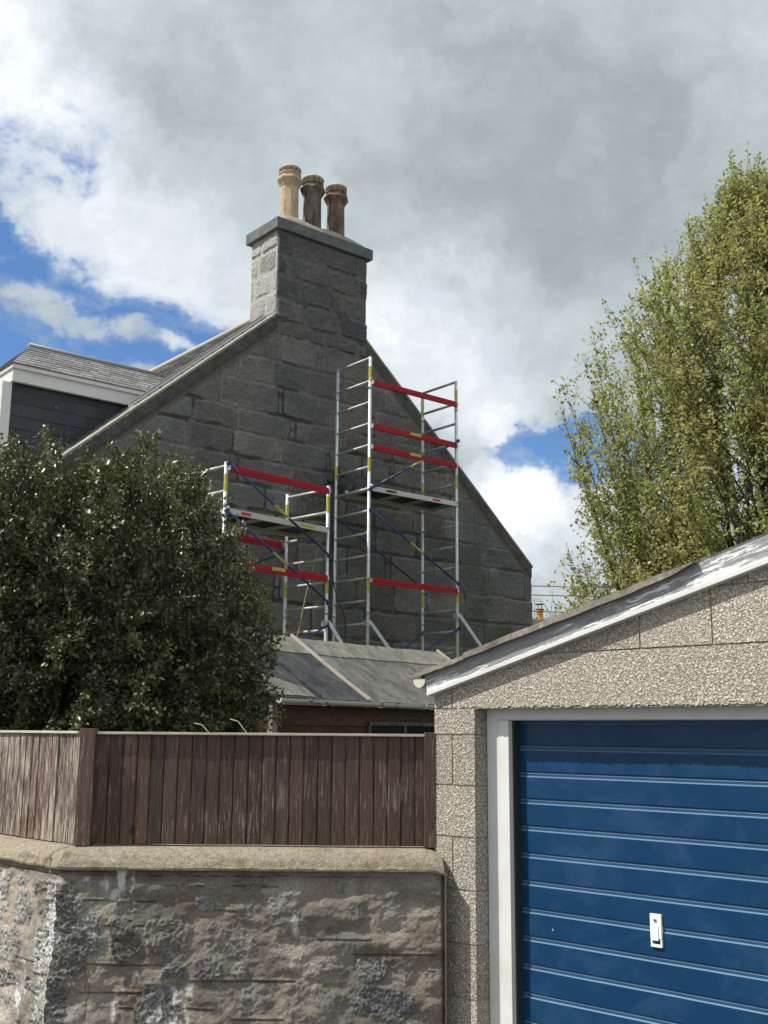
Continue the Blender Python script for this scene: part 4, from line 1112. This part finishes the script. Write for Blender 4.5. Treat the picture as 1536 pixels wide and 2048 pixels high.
# ================================================================== SCAFFOLD TOWERS
def tower(label, P, gdir, bdir, L, Wd, ztop, zfirst, step, rails, rrails, plats, braces, rbraces, base, outr, stickz, rungtop):
    T = thing('scaffold_tower', label, 'scaffold tower', (P[0], P[1], 0), math.atan2(gdir[1], gdir[0]), 'mobile scaffold towers at the gable')
    gv = np.array([gdir[0], gdir[1]]); gv = gv/np.linalg.norm(gv); nv = np.array([-gv[1], gv[0]])
    b2 = np.array(bdir[:2])*Wd; off = (float(b2@gv), float(b2@nv))         # rear offset in local coordinates
    def loc(a, r, z): return (a*L+off[0]*r, off[1]*r, z)
    for (a, r) in ((0, 0), (1, 0), (0, 1), (1, 1)):
        s = MB(); p = loc(a, r, 0)
        s.tube([(p[0], p[1], .02), (p[0], p[1], ztop)], .0285, 14)
        s.tube([(p[0], p[1], .0), (p[0], p[1], .02)], .07, 14)
        for zc in stickz: s.tube([(p[0], p[1], zc-.46), (p[0], p[1], zc-.38)], .0315, 12)
        u = s.build('upright', M_alu, T)
        for zc in (stickz if (a, r) != (0, 1) else stickz[1:2]):
            if zc > ztop-.2: zc = ztop-.30
            s = MB(); s.tube([(p[0], p[1], zc-.13), (p[0], p[1], zc+.13)], .0296, 14, caps=False); s.build('label_sticker', M_sticker, u)
    z = zfirst; zr = []
    zr.append(rungtop)
    while z > .3: zr.append(z); z -= step
    for z in zr:
        for a in (0, 1):
            s = MB(); s.tube([loc(a, 0, z), loc(a, 1, z)], .0235, 12)
            s.tube([loc(a, .0, z), loc(a, .09, z)], .024, 12); s.tube([loc(a, .91, z), loc(a, 1, z)], .024, 12)
            s.build('rung', M_aluold, T)
    def rail(r, z, stick, yo):
        s = MB(); a, c = Vector(loc(0, r, z)), Vector(loc(1, r, z)); sd = Vector((0, -1, 0))*yo
        d = (c-a).normalized(); a2, c2 = a+d*.05+sd, c-d*.05+sd
        s.beam(a2+Vector((0, 0, .015)), c2+Vector((0, 0, .015)), .028, .062)
        s.beam(a2+Vector((0, -.012 if yo > 0 else .012, -.042)), c2+Vector((0, -.012 if yo > 0 else .012, -.042)), .040, .036)
        s.beam(a2+Vector((0, 0, -.02)), c2+Vector((0, 0, -.02)), .012, .03)
        o = s.build('guard_rail', M_red, T, bevel=.004)
        for e, k_ in ((a, 1), (c, -1)):
            s = MB(); q = e+d*k_*.02+sd; s.box((q.x-.016, q.y-.02, q.z-.035), (q.x+.016, q.y+.05, q.z+.035)); s.tube([(q.x-.03, q.y+.01, q.z+.02), (q.x-.045, q.y+.01, q.z+.05), (q.x-.03, q.y+.01, q.z+.075)], .007, 6)
            s.build('hook', M_alu, o, bevel=.006)
        if stick:
            s = MB(); mid = a2.lerp(c2, .5)+Vector((-.02, -.0155*(1 if yo > 0 else -1), .015)); s.box((mid.x-.13, mid.y-.001, mid.z-.026), (mid.x+.13, mid.y+.001, mid.z+.026)); s.build('label_sticker', M_sticker, o)
    for z, st_ in rails: rail(0, z, st_, .045)
    for z, st_ in rrails: rail(1, z, st_, -.045)
    for (z, w, stk) in plats:
        s = MB(); y0 = -.03; y1 = w; hh = .085
        x0, x1 = .03, L-.03; sk = off[0]/off[1]
        def bar(p, q, ww, h_): s.beam(p, q, ww, h_)
        def LP(x, y, zz): return (x+sk*y, y, zz)
        bar(LP(x0, y0, z), LP(x1, y0, z), .03, hh); bar(LP(x0, y1, z), LP(x1, y1, z), .03, hh)
        bar(LP(x0, y0, z), LP(x0, y1, z), .04, .06); bar(LP(x1, y0, z), LP(x1, y1, z), .04, .06)
        for f in (.33, .37, .63, .67): bar(LP(x0+(x1-x0)*f, y0, z-.01), LP(x0+(x1-x0)*f, y1, z-.01), .02, .035)
        pf = s.build('platform', M_deckframe, T, bevel=.003)
        s = MB(); s.v = [LP(x0, y0, z+.022), LP(x1, y0, z+.022), LP(x1, y1, z+.022), LP(x0, y1, z+.022), LP(x0, y0, z+.034), LP(x1, y0, z+.034), LP(x1, y1, z+.034), LP(x0, y1, z+.034)]
        s.f = [(0, 3, 2, 1), (4, 5, 6, 7), (0, 1, 5, 4), (1, 2, 6, 5), (2, 3, 7, 6), (3, 0, 4, 7)]; s.m = [0]*6; s.sm = [False]*6
        s.build('deck_board', M_deck, pf)
        for (f, l_, mt_) in stk:
            s = MB(); xx = x0+(x1-x0)*f; s.box((xx, y0-.018, z-.02), (xx+l_, y0-.0155, z+.022)); s.build('label_sticker', mt_, pf)
        for xx in (x0, x1):
            for yy in (y0, y1): s = MB(); q = LP(xx, yy, z+.02); s.tube([q, (q[0], q[1], q[2]+.05)], .028, 8); s.build('deck_hook', M_alu, pf)
    def brace(pa, pb, stick=True, yo=-.055):
        a = Vector(pa)+Vector((0, yo, 0)); c = Vector(pb)+Vector((0, yo, 0)); s = MB()
        s.tube([a, c], .0165, 10); s.tube([a+Vector((0, .03, 0)), a+Vector((0, -.015, 0))], .032, 10); s.tube([c+Vector((0, .03, 0)), c+Vector((0, -.015, 0))], .032, 10)
        o = s.build('diagonal_brace', M_brace, T)
        if stick:
            s = MB(); s.tube([a.lerp(c, .43), a.lerp(c, .58)], .0180, 10, caps=False); s.build('label_sticker', M_sticker, o)
    for (za, zb) in braces: brace(loc(0, 0, za), loc(1, 0, zb))
    for (za, zb) in rbraces: brace(loc(0, 1, za), loc(1, 1, zb), False, .05)
    for (pa, pb) in base: brace(loc(*pa), loc(*pb), False)
    for (a, r, z, ox, oy) in outr:
        p = loc(a, r, z); s = MB()
        # outrigger tube from upright to the ground, with clamps
        Rz = math.atan2(gv[1], gv[0]); lx = ox*cos(-Rz)-oy*sin(-Rz); ly = ox*sin(-Rz)+oy*cos(-Rz)
        q = Vector((p[0]+lx, p[1]+ly, .04)); a_ = Vector(p)+Vector((lx, ly, 0)).normalized()*.06
        s.beam(a_, q, .045, .045)
        s.box((p[0]-.05, p[1]-.05, z-.05), (p[0]+.05, p[1]+.05, z+.04)); s.tube([q-Vector((0, 0, .04)), q], .05, 10)
        s.build('outrigger', M_alu, T, bevel=.004)
    return T
P1 = PT.copy(); Lt = along(P1+np.array([0, 0, 0]), gg, 915.5)
FR1 = P1+gg*Lt
w1 = .9166
z1 = lambda y: zof(y, P1)
zc = z1(762)
tower('taller silver scaffold tower with red guard rails, right-hand of the two at the gable', P1, gg, bb, Lt, w1, z1(714), zc, (zc-z1(1247))/11, [(z1(765), False), (z1(852), True), (z1(894), True), (z1(1161), False)], [],
      [(z1(979)+.02, .66, [(.14, .28, M_sticker), (.16, .22, M_brace), (.70, .18, M_stickerred)])],
      [(z1(978), zof(883, FR1)), (z1(1020), zof(1168, FR1))], [(z1(1020)+.05, zof(1168, FR1)+.05)],
      [((1, 0, zof(1258, FR1)), (0, .5, 2.6)), ((1, 1, zof(1258, FR1)), (.1, 1, 2.6))],
      [(0, 0, z1(1246), 2.7, -.9), (1, 0, zof(1232, FR1), 2.6, -1.3)], [z1(1172), z1(929), z1(727)], z1(716))
P2 = at(433, 1466, 15.25); FR2_ = at(648, 1466, 16.75); g2 = FR2_-P2; g2[2] = 0; L2 = np.linalg.norm(g2); g2 /= L2
BR2 = at(575, 1466, 17.5); b2v = BR2-FR2_; b2v[2] = 0; w2 = np.linalg.norm(b2v); b2v /= w2
print('tower2', L2, w2, g2, b2v, g2@b2v)
b2v = np.array([-g2[1], g2[0], 0])*.93+b2v*.07; b2v /= np.linalg.norm(b2v)
w2 = .95
zr2f = lambda y: zof(y, FR2_)
zt2 = zr2f(979); st2 = (zr2f(979)-zr2f(1025))
tower('shorter silver scaffold tower with one long red top rail, left-hand one behind the evergreen', P2, g2, b2v, L2, w2, zr2f(972), zt2-st2, st2, [(zr2f(983), False), (zr2f(1157), True)], [(zof(1090, FR2_+b2v*w2), False)],
      [(zr2f(1064)+.02, .68, [(.12, .18, M_stickerred), (.70, .3, M_sticker)])],
      [(zof(927, P2), zr2f(1112)), (zof(1022, P2), zr2f(1206))], [(zr2f(1206), zr2f(1090))],
      [((1, 0, zr2f(1250)), (0, .5, 2.4))], [(1, 0, zr2f(1246), 2.3, -1.0)], [zr2f(1170), zr2f(997)], zt2)

# black bag hung at the back left of the tall tower's platform
bp = P1+bb*w1*.86+gg*.12; zbag = zof(948, bp)
s = MB(); r = np.random.RandomState(3); V = []
nu_, nv_ = 18, 12
for i in range(nv_+1):
    for j in range(nu_):
        t = i/nv_; a = 2*pi*j/nu_
        w = .13*sin(pi*min(max(t*.9+.08, 0), 1))**.5*(1+.22*sin(3*a+t*5)+.12*sin(7*a-t*9))
        V.append((w*cos(a)*1.15+.03*t, w*sin(a)*.75, -.40*t+.02*sin(5*a)))
s.v = V
for i in range(nv_):
    for j in range(nu_):
        j2 = (j+1) % nu_; s.f.append((i*nu_+j, i*nu_+j2, (i+1)*nu_+j2, (i+1)*nu_+j)); s.m.append(0); s.sm.append(True)
s.f.append(tuple(range(nu_))); s.m.append(0); s.sm.append(False); s.f.append(tuple(nv_*nu_+k for k in range(nu_))); s.m.append(0); s.sm.append(False)
s.tube([(-.10, 0, -.02), (-.14, .01, .10), (-.04, .0, .13), (.06, 0, -.02)], .010, 6)
bag = s.build('work_bag', M_bag); bag.location = (bp[0], bp[1], zbag)
tag(bag, 'crumpled black bag hanging at the back corner of the tall scaffold tower platform', 'bag')
def hang(name, pts, r, mt, label, cat, group=None):
    s = MB(); P = []
    pts = [Vector(p) for p in pts]
    for i in range(len(pts)-1):
        a = pts[max(i-1, 0)]; b_ = pts[i]; c = pts[i+1]; d = pts[min(i+2, len(pts)-1)]
        for k in range(8):
            t = k/8; P.append(.5*((2*b_)+(c-a)*t+(2*a-5*b_+4*c-d)*t*t+(-a+3*b_-3*c+d)*t**3))
    P.append(pts[-1]); s.tube(P, r, 6); o = s.build(name, mt)
    return tag(o, label, cat, group)
BLp = P1+bb*w1
hang('power_cable', [at(668, 975, 18.55), at(663, 1010, 18.5), at(667, 1080, 18.5), at(665, 1150, 18.45), at(676, 1200, 18.4), at(690, 1240, 18.35), at(690, 1330, 18.3)], .011, M_cable, 'thin black cable trailing down from the black bag beside the tall tower', 'cable')
hang('power_cable', [at(647, 990, 16.85), at(632, 1000, 17.0), at(620, 992, 17.1), at(605, 986, 17.2), at(606, 1005, 17.2), at(612, 1022, 17.15), at(606, 1044, 17.2)], .010, M_cable, 'black cable looped over the top rung of the shorter scaffold tower', 'cable')
hang('rope', [at(640, 1075, 16.9), at(630, 1120, 16.9), at(612, 1190, 16.9), at(600, 1250, 16.9), at(592, 1285, 16.9), at(588, 1330, 16.9)], .007, M_rope, 'thin yellowish rope hanging down inside the shorter scaffold tower', 'rope')

# ================================================================== FAR THINGS
for (y0, y1, lab) in ((1171, 1174, 'highest of the three thin wires crossing right of the gable'), (1189, 1193, 'middle of the three thin wires crossing right of the gable'), (1221, 1225, 'lowest of the three thin wires, just above the far chimney pot')):
    a = at(1020, y0, 31); c = at(1700, y1-(18 if y0 < 1200 else 10), 33); mid = (a+c)/2; mid[2] -= .18
    hang('telephone_wire', [a, mid, c], .012, M_cable, lab, 'wire', 'overhead wires beyond the gable')
FH = thing('far_house', 'distant house whose orange chimney pot shows above the garage verge', 'house', tuple(at(1150, 1466, 42)[:2])+(0,), radians(12))
fh = at(1080, 1240, 40)
loc_ = lambda p: Matrix.Rotation(-radians(12), 3, 'Z') @ (Vector((p[0], p[1], p[2]))-Vector((FH.location.x, FH.location.y, 0)))
q = loc_(fh)
s = MB(); zr3 = at(1080, 1266, 40)[2]
s.prism([(-3.6, 0), (3.6, 0), (3.6, zr3-2.4), (0, zr3-.3), (-3.6, zr3-2.4)], q.y-.3, q.y+8); s.build('wall', M_skew, FH)
s = MB(); s.v = [(-3.9, q.y-.4, zr3-2.5), (0, q.y-.4, zr3-.2), (3.9, q.y-.4, zr3-2.5), (-3.9, q.y+8, zr3-2.5), (0, q.y+8, zr3-.2), (3.9, q.y+8, zr3-2.5)]
s.f = [(0, 1, 4, 3), (1, 2, 5, 4)]; s.m = [0]*2; s.sm = [False]*2; o = s.build('roof', M_slate, FH, colors=[(.08, .08, .09)]*6)
s = MB(); s.box((q.x-.45, q.y-.25, zr3-2.5), (q.x+.45, q.y+.45, q.z)); o = s.build('chimney_stack', M_skew, FH)
s = MB(); s.lathe([(.13, 0), (.115, .28), (.14, .30), (.14, .36), (.10, .37)], (q.x, q.y, q.z), 14); s.build('chimney_pot', mat('orange_clay', base=(.55, .25, .06), rough=.7), o)
s = MB(); s.lathe([(.16, .37), (.16, .40), (.02, .41)], (q.x, q.y, q.z), 12)
for a in range(4): s.tube([(q.x+.09*cos(a*pi/2+.4), q.y+.09*sin(a*pi/2+.4), q.z+.36), (q.x+.09*cos(a*pi/2+.4), q.y+.09*sin(a*pi/2+.4), q.z+.56)], .012, 5)
s.lathe([(.17, .56), (.17, .585), (.02, .59)], (q.x, q.y, q.z), 12); s.build('cowl', M_rubber, o)
s = MB(); a0 = Vector((q.x-.2, q.y, q.z)); s.tube([a0, a0+Vector((0, 0, .85))], .012, 5); s.tube([a0+Vector((-.15, 0, .80)), a0+Vector((.25, 0, .74))], .008, 5)
for k in range(4): c = a0+Vector((-.12+.11*k, 0, .795-.016*k)); s.tube([c+Vector((.02, -.02, -.12)), c+Vector((-.02, .02, .12))], .007, 5)
s.build('tv_aerial', M_aluold, o)

# ================================================================== FOLIAGE
def leaves(name, pos, dirs, size, mt, parent, colr, fold=.25, asp=.55, seed=0):
    r = np.random.RandomState(seed); n = len(pos)
    d = dirs/np.linalg.norm(dirs, axis=1)[:, None]
    up_ = r.normal(size=(n, 3))*.55+np.array([0, 0, 1.0])
    sd = np.cross(d, up_); sd /= np.linalg.norm(sd, axis=1)[:, None]+1e-9; nr = np.cross(sd, d)
    L = (size*r.uniform(.7, 1.3, n))[:, None]; w = L*asp*.5
    v0 = pos; v2 = pos+d*L; mid = pos+d*L*.45-nr*L*.08
    v1 = mid+sd*w+nr*w*fold*1.6; v3 = mid-sd*w+nr*w*fold*1.6
    V = np.stack([v0, v1, v2, v3], 1).reshape(-1, 3); b = np.arange(n)*4
    F = np.concatenate([np.stack([b, b+1, b+2], 1), np.stack([b, b+2, b+3], 1)])
    C = np.repeat(np.stack([colr]*3, 1), 4, 0)
    return fast_mesh(name, V, F, mt, parent, C)
def randdir(n, r):
    v = r.normal(size=(n, 3)); return v/np.linalg.norm(v, axis=1)[:, None]
# --- evergreen
EC = np.array([-2.35, 7.75, 0.])
EV = thing('evergreen_shrub', 'large dense glossy-leaved evergreen filling the left, behind the fence', 'shrub', tuple(EC))
r = np.random.RandomState(21)
def ev_radius(d):   # superellipsoid-like shape with lumps, direction d (n,3)
    ax = np.array([1.47, 1.35, 1.46]); q = np.abs(d/ax); p = 3.0
    R = 1/((q**p).sum(1))**(1/p)
    th = np.arctan2(d[:, 1], d[:, 0]); ph = d[:, 2]
    lump = fbm(th*2.4+20, ph*3.2+20, 3, 91)-.5; lump2 = fbm(th*7+20, ph*9+20, 2, 95)-.5
    return R*(1+.30*lump+.24*lump2)
cz = 2.52
def ev_in(P):      # the crown slopes down on its garage side and is fairly level on top
    w = .30*(fbm(P[:, 0]*3.5+40, P[:, 1]*3.5+40, 2, 33)-.5)
    return (P[:, 2] < 3.66+w-.06*np.maximum(0, P[:, 0]-.2)) & (P[:, 2] < 3.78-1.95*(P[:, 0]-.95)+w)
NC = 10500
d = randdir(NC, r); d = d[d[:, 1] < .55]; n = len(d)
R = ev_radius(d)*np.where(r.rand(n) < .42, r.uniform(.35, .8, n), 1-.22*r.rand(n))
Cc = d*R[:, None]+np.array([0, 0, cz]); keep = (Cc[:, 2] > .9) & ev_in(Cc); Cc = Cc[keep]; d = d[keep]
keep = r.rand(len(Cc)) < np.where(fbm(Cc[:, 0]*2.6+30, Cc[:, 2]*2.6+30, 2, 12) < .40, .6, 1); Cc = Cc[keep]; d = d[keep]
nl_ = 54
tw = d*.7+randdir(len(d), r)*.5+np.array([0, 0, .45]); tw /= np.linalg.norm(tw, axis=1)[:, None]
tl = r.uniform(.10, .24, len(d))
t = r.rand(len(d), nl_)
pos = Cc[:, None]+tw[:, None]*(t*tl[:, None])[..., None]+r.normal(size=(len(d), nl_, 3))*.022
dr = tw[:, None]*.5+r.normal(size=(len(d), nl_, 3))*.65
clusterc = r.beta(2, 3, len(d))
cc = np.clip(clusterc[:, None]*.6+.4*r.beta(2, 3.5, (len(d), nl_))+.18*(t > .8), 0, 1)
POS = [pos.reshape(-1, 3)]; DR = [dr.reshape(-1, 3)]; CCc = [cc.ravel()]
# upright shoots along the top
s = MB()
sx = r.uniform(-1.6, 1.45, 120)
for x in sx:
    y = r.uniform(-1.0, .3); dd = np.array([[x, y, 1.25]]); dd = dd/np.linalg.norm(dd); Rr = ev_radius(dd)[0]
    b0 = dd[0]*Rr*.88+np.array([0, 0, cz]); b0[2] = min(b0[2], 3.62, 3.74-1.9*(b0[0]-.95)); L = r.uniform(.10, .34); lean = np.array([r.uniform(-.12, .12), r.uniform(-.1, .1), 1]); tip = b0+lean*L
    s.tube([b0-lean*.15, b0, tip], [.006, .005, .002], 4)
    k = int(L*330); tt = r.rand(k); POS.append(b0+(tip-b0)*tt[:, None]+r.normal(size=(k, 3))*.012*(1.6-tt)[:, None]); DR.append(r.normal(size=(k, 3))*.6+np.array([0, 0, .45])); CCc.append(np.clip(r.beta(3, 3, k)+.1, 0, 1))
# stems
for k in range(26):
    a = r.uniform(0, 2*pi); e = r.uniform(.25, 1.35); dd = np.array([cos(a)*cos(e), sin(a)*cos(e), sin(e)]); tip = dd*1.35+np.array([0, 0, cz])
    s.tube([(0, 0, 0) if k % 5 else (.1, 0, 0), (dd[0]*.25, dd[1]*.25, 1.0), tuple(dd*.7+np.array([0, 0, 1.9])), tuple(tip)], [.06, .04, .022, .008], 6)
s.build('branches', M_darktwig, EV)
# side sprays on the right flank
for k in range(46):
    z0 = r.uniform(1.9, 3.7); dd = np.array([[1, r.uniform(-.8, .2), (z0-cz)/1.5]]); dd /= np.linalg.norm(dd); b0 = dd[0]*ev_radius(dd)[0]*.93+np.array([0, 0, cz])
    if not ev_in(b0[None])[0]: continue
    dv = dd[0]*.8+np.array([0, 0, r.uniform(-.2, .5)]); L = r.uniform(.10, .28); m_ = int(L*260); tt = r.rand(m_)
    POS.append(b0+dv*(tt*L)[:, None]+r.normal(size=(m_, 3))*.012); DR.append(r.normal(size=(m_, 3))*.7+dv*.4); CCc.append(np.clip(r.beta(3, 3, m_), 0, 1))
POS = np.concatenate(POS); DR = np.concatenate(DR); CCc = np.concatenate(CCc)
print('evergreen leaves', len(POS))
leaves('foliage', POS, DR, .033, M_holly, EV, CCc, .35, .55, 5)
for (xa, ya, xm, ym, xb, yb) in ((388, 1446, 404, 1450, 417, 1464), (460, 1438, 476, 1443, 492, 1464)):
    s = MB(); pts = [at(xb, yb+20, 5.6), at(xb, yb, 5.6), at(xm, ym, 5.6), at(xa, ya, 5.6)]
    s.tube([p-EC for p in pts], [.004, .0035, .003, .0015], 5); s.build('dead_twig', M_deadtwig, EV)

# --- birch
BC = np.array([4.98, 14.0, 0.])
BR = thing('birch_tree', 'multi-stemmed birch with pale trunks and sparse spring leaves behind the garage', 'tree', tuple(BC))
r = np.random.RandomState(77)
zk = np.array([1.5, 2.6, 3.75, 4.7, 6.0, 6.8, 7.5, 8.1, 8.7, 9.35, 9.75]); rk = np.array([1.2, 2.5, 2.85, 2.80, 2.68, 2.46, 2.05, 1.50, 1.02, .38, .08])
def env(z, a): return np.interp(z, zk, rk)*(1+.07*sin(3*a+z*1.7)+.06*sin(5*a-z*2.9))
stems = []
for k in range(9):
    a = 2*pi*k/9+r.uniform(-.3, .3); rad = r.uniform(.5, 1.5) if k else .0; zt = min(r.uniform(7.6, 9.0), float(np.interp(-rad*1.18, -rk, zk))-.15) if k else 9.5
    b0 = np.array([cos(a)*.12, sin(a)*.12, 0]); p1 = np.array([cos(a)*rad*.45, sin(a)*rad*.45, zt*.33]); p2 = np.array([cos(a)*rad*.85, sin(a)*rad*.85, zt*.68]); p3 = np.array([cos(a)*rad, sin(a)*rad, zt])
    stems.append((b0, p1, p2, p3))
    s = MB(); P = []
    for t in np.linspace(0, 1, 14):
        q = (1-t)**3*b0+3*(1-t)**2*t*p1+3*(1-t)*t*t*p2+t**3*p3; q = q+np.array([.05*sin(t*9+k), .05*cos(t*8+k*2), 0])*t; P.append(q)
    s.tube(P, list(np.interp(np.linspace(0, 1, 14), [0, .3, .7, 1], [.085, .055, .022, .006])), 8); s.build('trunk', M_birchbark, BR)
def stempt(k, t):
    b0, p1, p2, p3 = stems[k]; return (1-t)**3*b0+3*(1-t)**2*t*p1+3*(1-t)*t*t*p2+t**3*p3+np.array([.05*sin(t*9+k), .05*cos(t*8+k*2), 0])*t
br = MB(); LP_, LD, LC = [], [], []; BPTS = []
for i in range(780):
    zt = 9.7-(7.4)*r.rand()**.85; a = r.uniform(0, 2*pi)
    rf_ = r.rand()**.40; Rr = env(zt, a)*rf_; tip = np.array([cos(a)*Rr, sin(a)*Rr, zt])
    # pick the nearest stem direction
    best = min(range(9), key=lambda k: np.linalg.norm((stems[k][3]-tip)[:2])+r.rand()*.9)
    drop = r.uniform(.9, 2.3)*(.5+.5*min(1, Rr/1.5)); zs0 = max(.9, zt-drop)
    tS = min(.97, max(.08, zs0/stems[best][3][2])); st0 = stempt(best, tS)
    ctrl = st0*.45+tip*.55+np.array([0, 0, -.12*drop]); P = []
    for t in np.linspace(0, 1, 9): P.append((1-t)**2*st0+2*(1-t)*t*ctrl+t*t*tip+np.array([.02*sin(t*14+i), .02*cos(t*11+i), 0]))
    Ltot = sum(np.linalg.norm(P[k+1]-P[k]) for k in range(8)); r0 = .006+.007*min(1.5, Ltot)
    br.tube(P, list(np.linspace(r0, .0022, 9)), 5, caps=False); BPTS += P[3:]
    colb = r.beta(2.2, 2.2)
    nt = int(Ltot*11)+4
    for q in range(nt):
        t = 1-.72*r.rand() if q else 1.0; j = min(7, int(t*8)); fr_ = t*8-j; p = P[j]*(1-fr_)+P[j+1]*fr_; tan_ = P[j+1]-P[j]; tan_ /= np.linalg.norm(tan_)+1e-9
        dv = tan_*.75+r.normal(size=3)*.5+np.array([0, 0, .12]); dv /= np.linalg.norm(dv); tl = r.uniform(.12, .42)*(1.15-.4*t)
        if q == 0: dv = tan_*.9+np.array([0, 0, .35]); dv /= np.linalg.norm(dv); tl = r.uniform(.15, .45)
        bend = np.array([0, 0, -.10*r.rand()])*tl
        e = p+dv*tl; br.tube([p, p+dv*tl*.5-bend*.5, e+bend], [.0028, .0022, .0014], 3, caps=False)
        m_ = max(3, int(tl/.024)); tt = (np.arange(m_)+r.rand(m_)*.8)/m_
        LP_.append(p+dv*(tt*tl)[:, None]+r.normal(size=(m_, 3))*.010); LD.append(r.normal(size=(m_, 3))*.75+dv*.35+np.array([0, 0, -.1])); LC.append(np.clip(colb*.5+.5*r.beta(2.2, 2.4, m_), 0, 1))
BPT = np.array([v for v in BPTS])
for i in range(2900):
    z = 9.5-7.0*r.rand()**.9; a = r.uniform(0, 2*pi); Rr = env(z, a)*r.rand()**.30*.97; c = np.array([cos(a)*Rr, sin(a)*Rr, z])
    dd_ = np.linalg.norm((BPT-c)*np.array([1, 1, .8])+np.array([0, 0, .12]), axis=1); k = dd_.argmin(); p = BPT[k]
    if dd_[k] > .95: continue
    br.tube([p, (p+c)/2+np.array([0, 0, -.02]), c], [.003, .0024, .0014], 3, caps=False)
    m_ = r.randint(9, 20); tt = .35+.7*r.rand(m_); colb = r.beta(2, 2)
    LP_.append(p+(c-p)*tt[:, None]+r.normal(size=(m_, 3))*.045); LD.append(r.normal(size=(m_, 3))*.8+(c-p)*.6); LC.append(np.clip(colb*.5+.5*r.beta(2.2, 2.2, m_), 0, 1))
br.build('branches', M_twig, BR, fix=False)
LP_ = np.concatenate(LP_); LD = np.concatenate(LD); LC = np.concatenate(LC); print('birch leaves', len(LP_))
leaves('crown', LP_, LD, .049, M_birchleaf, BR, LC, .2, .72, 8)
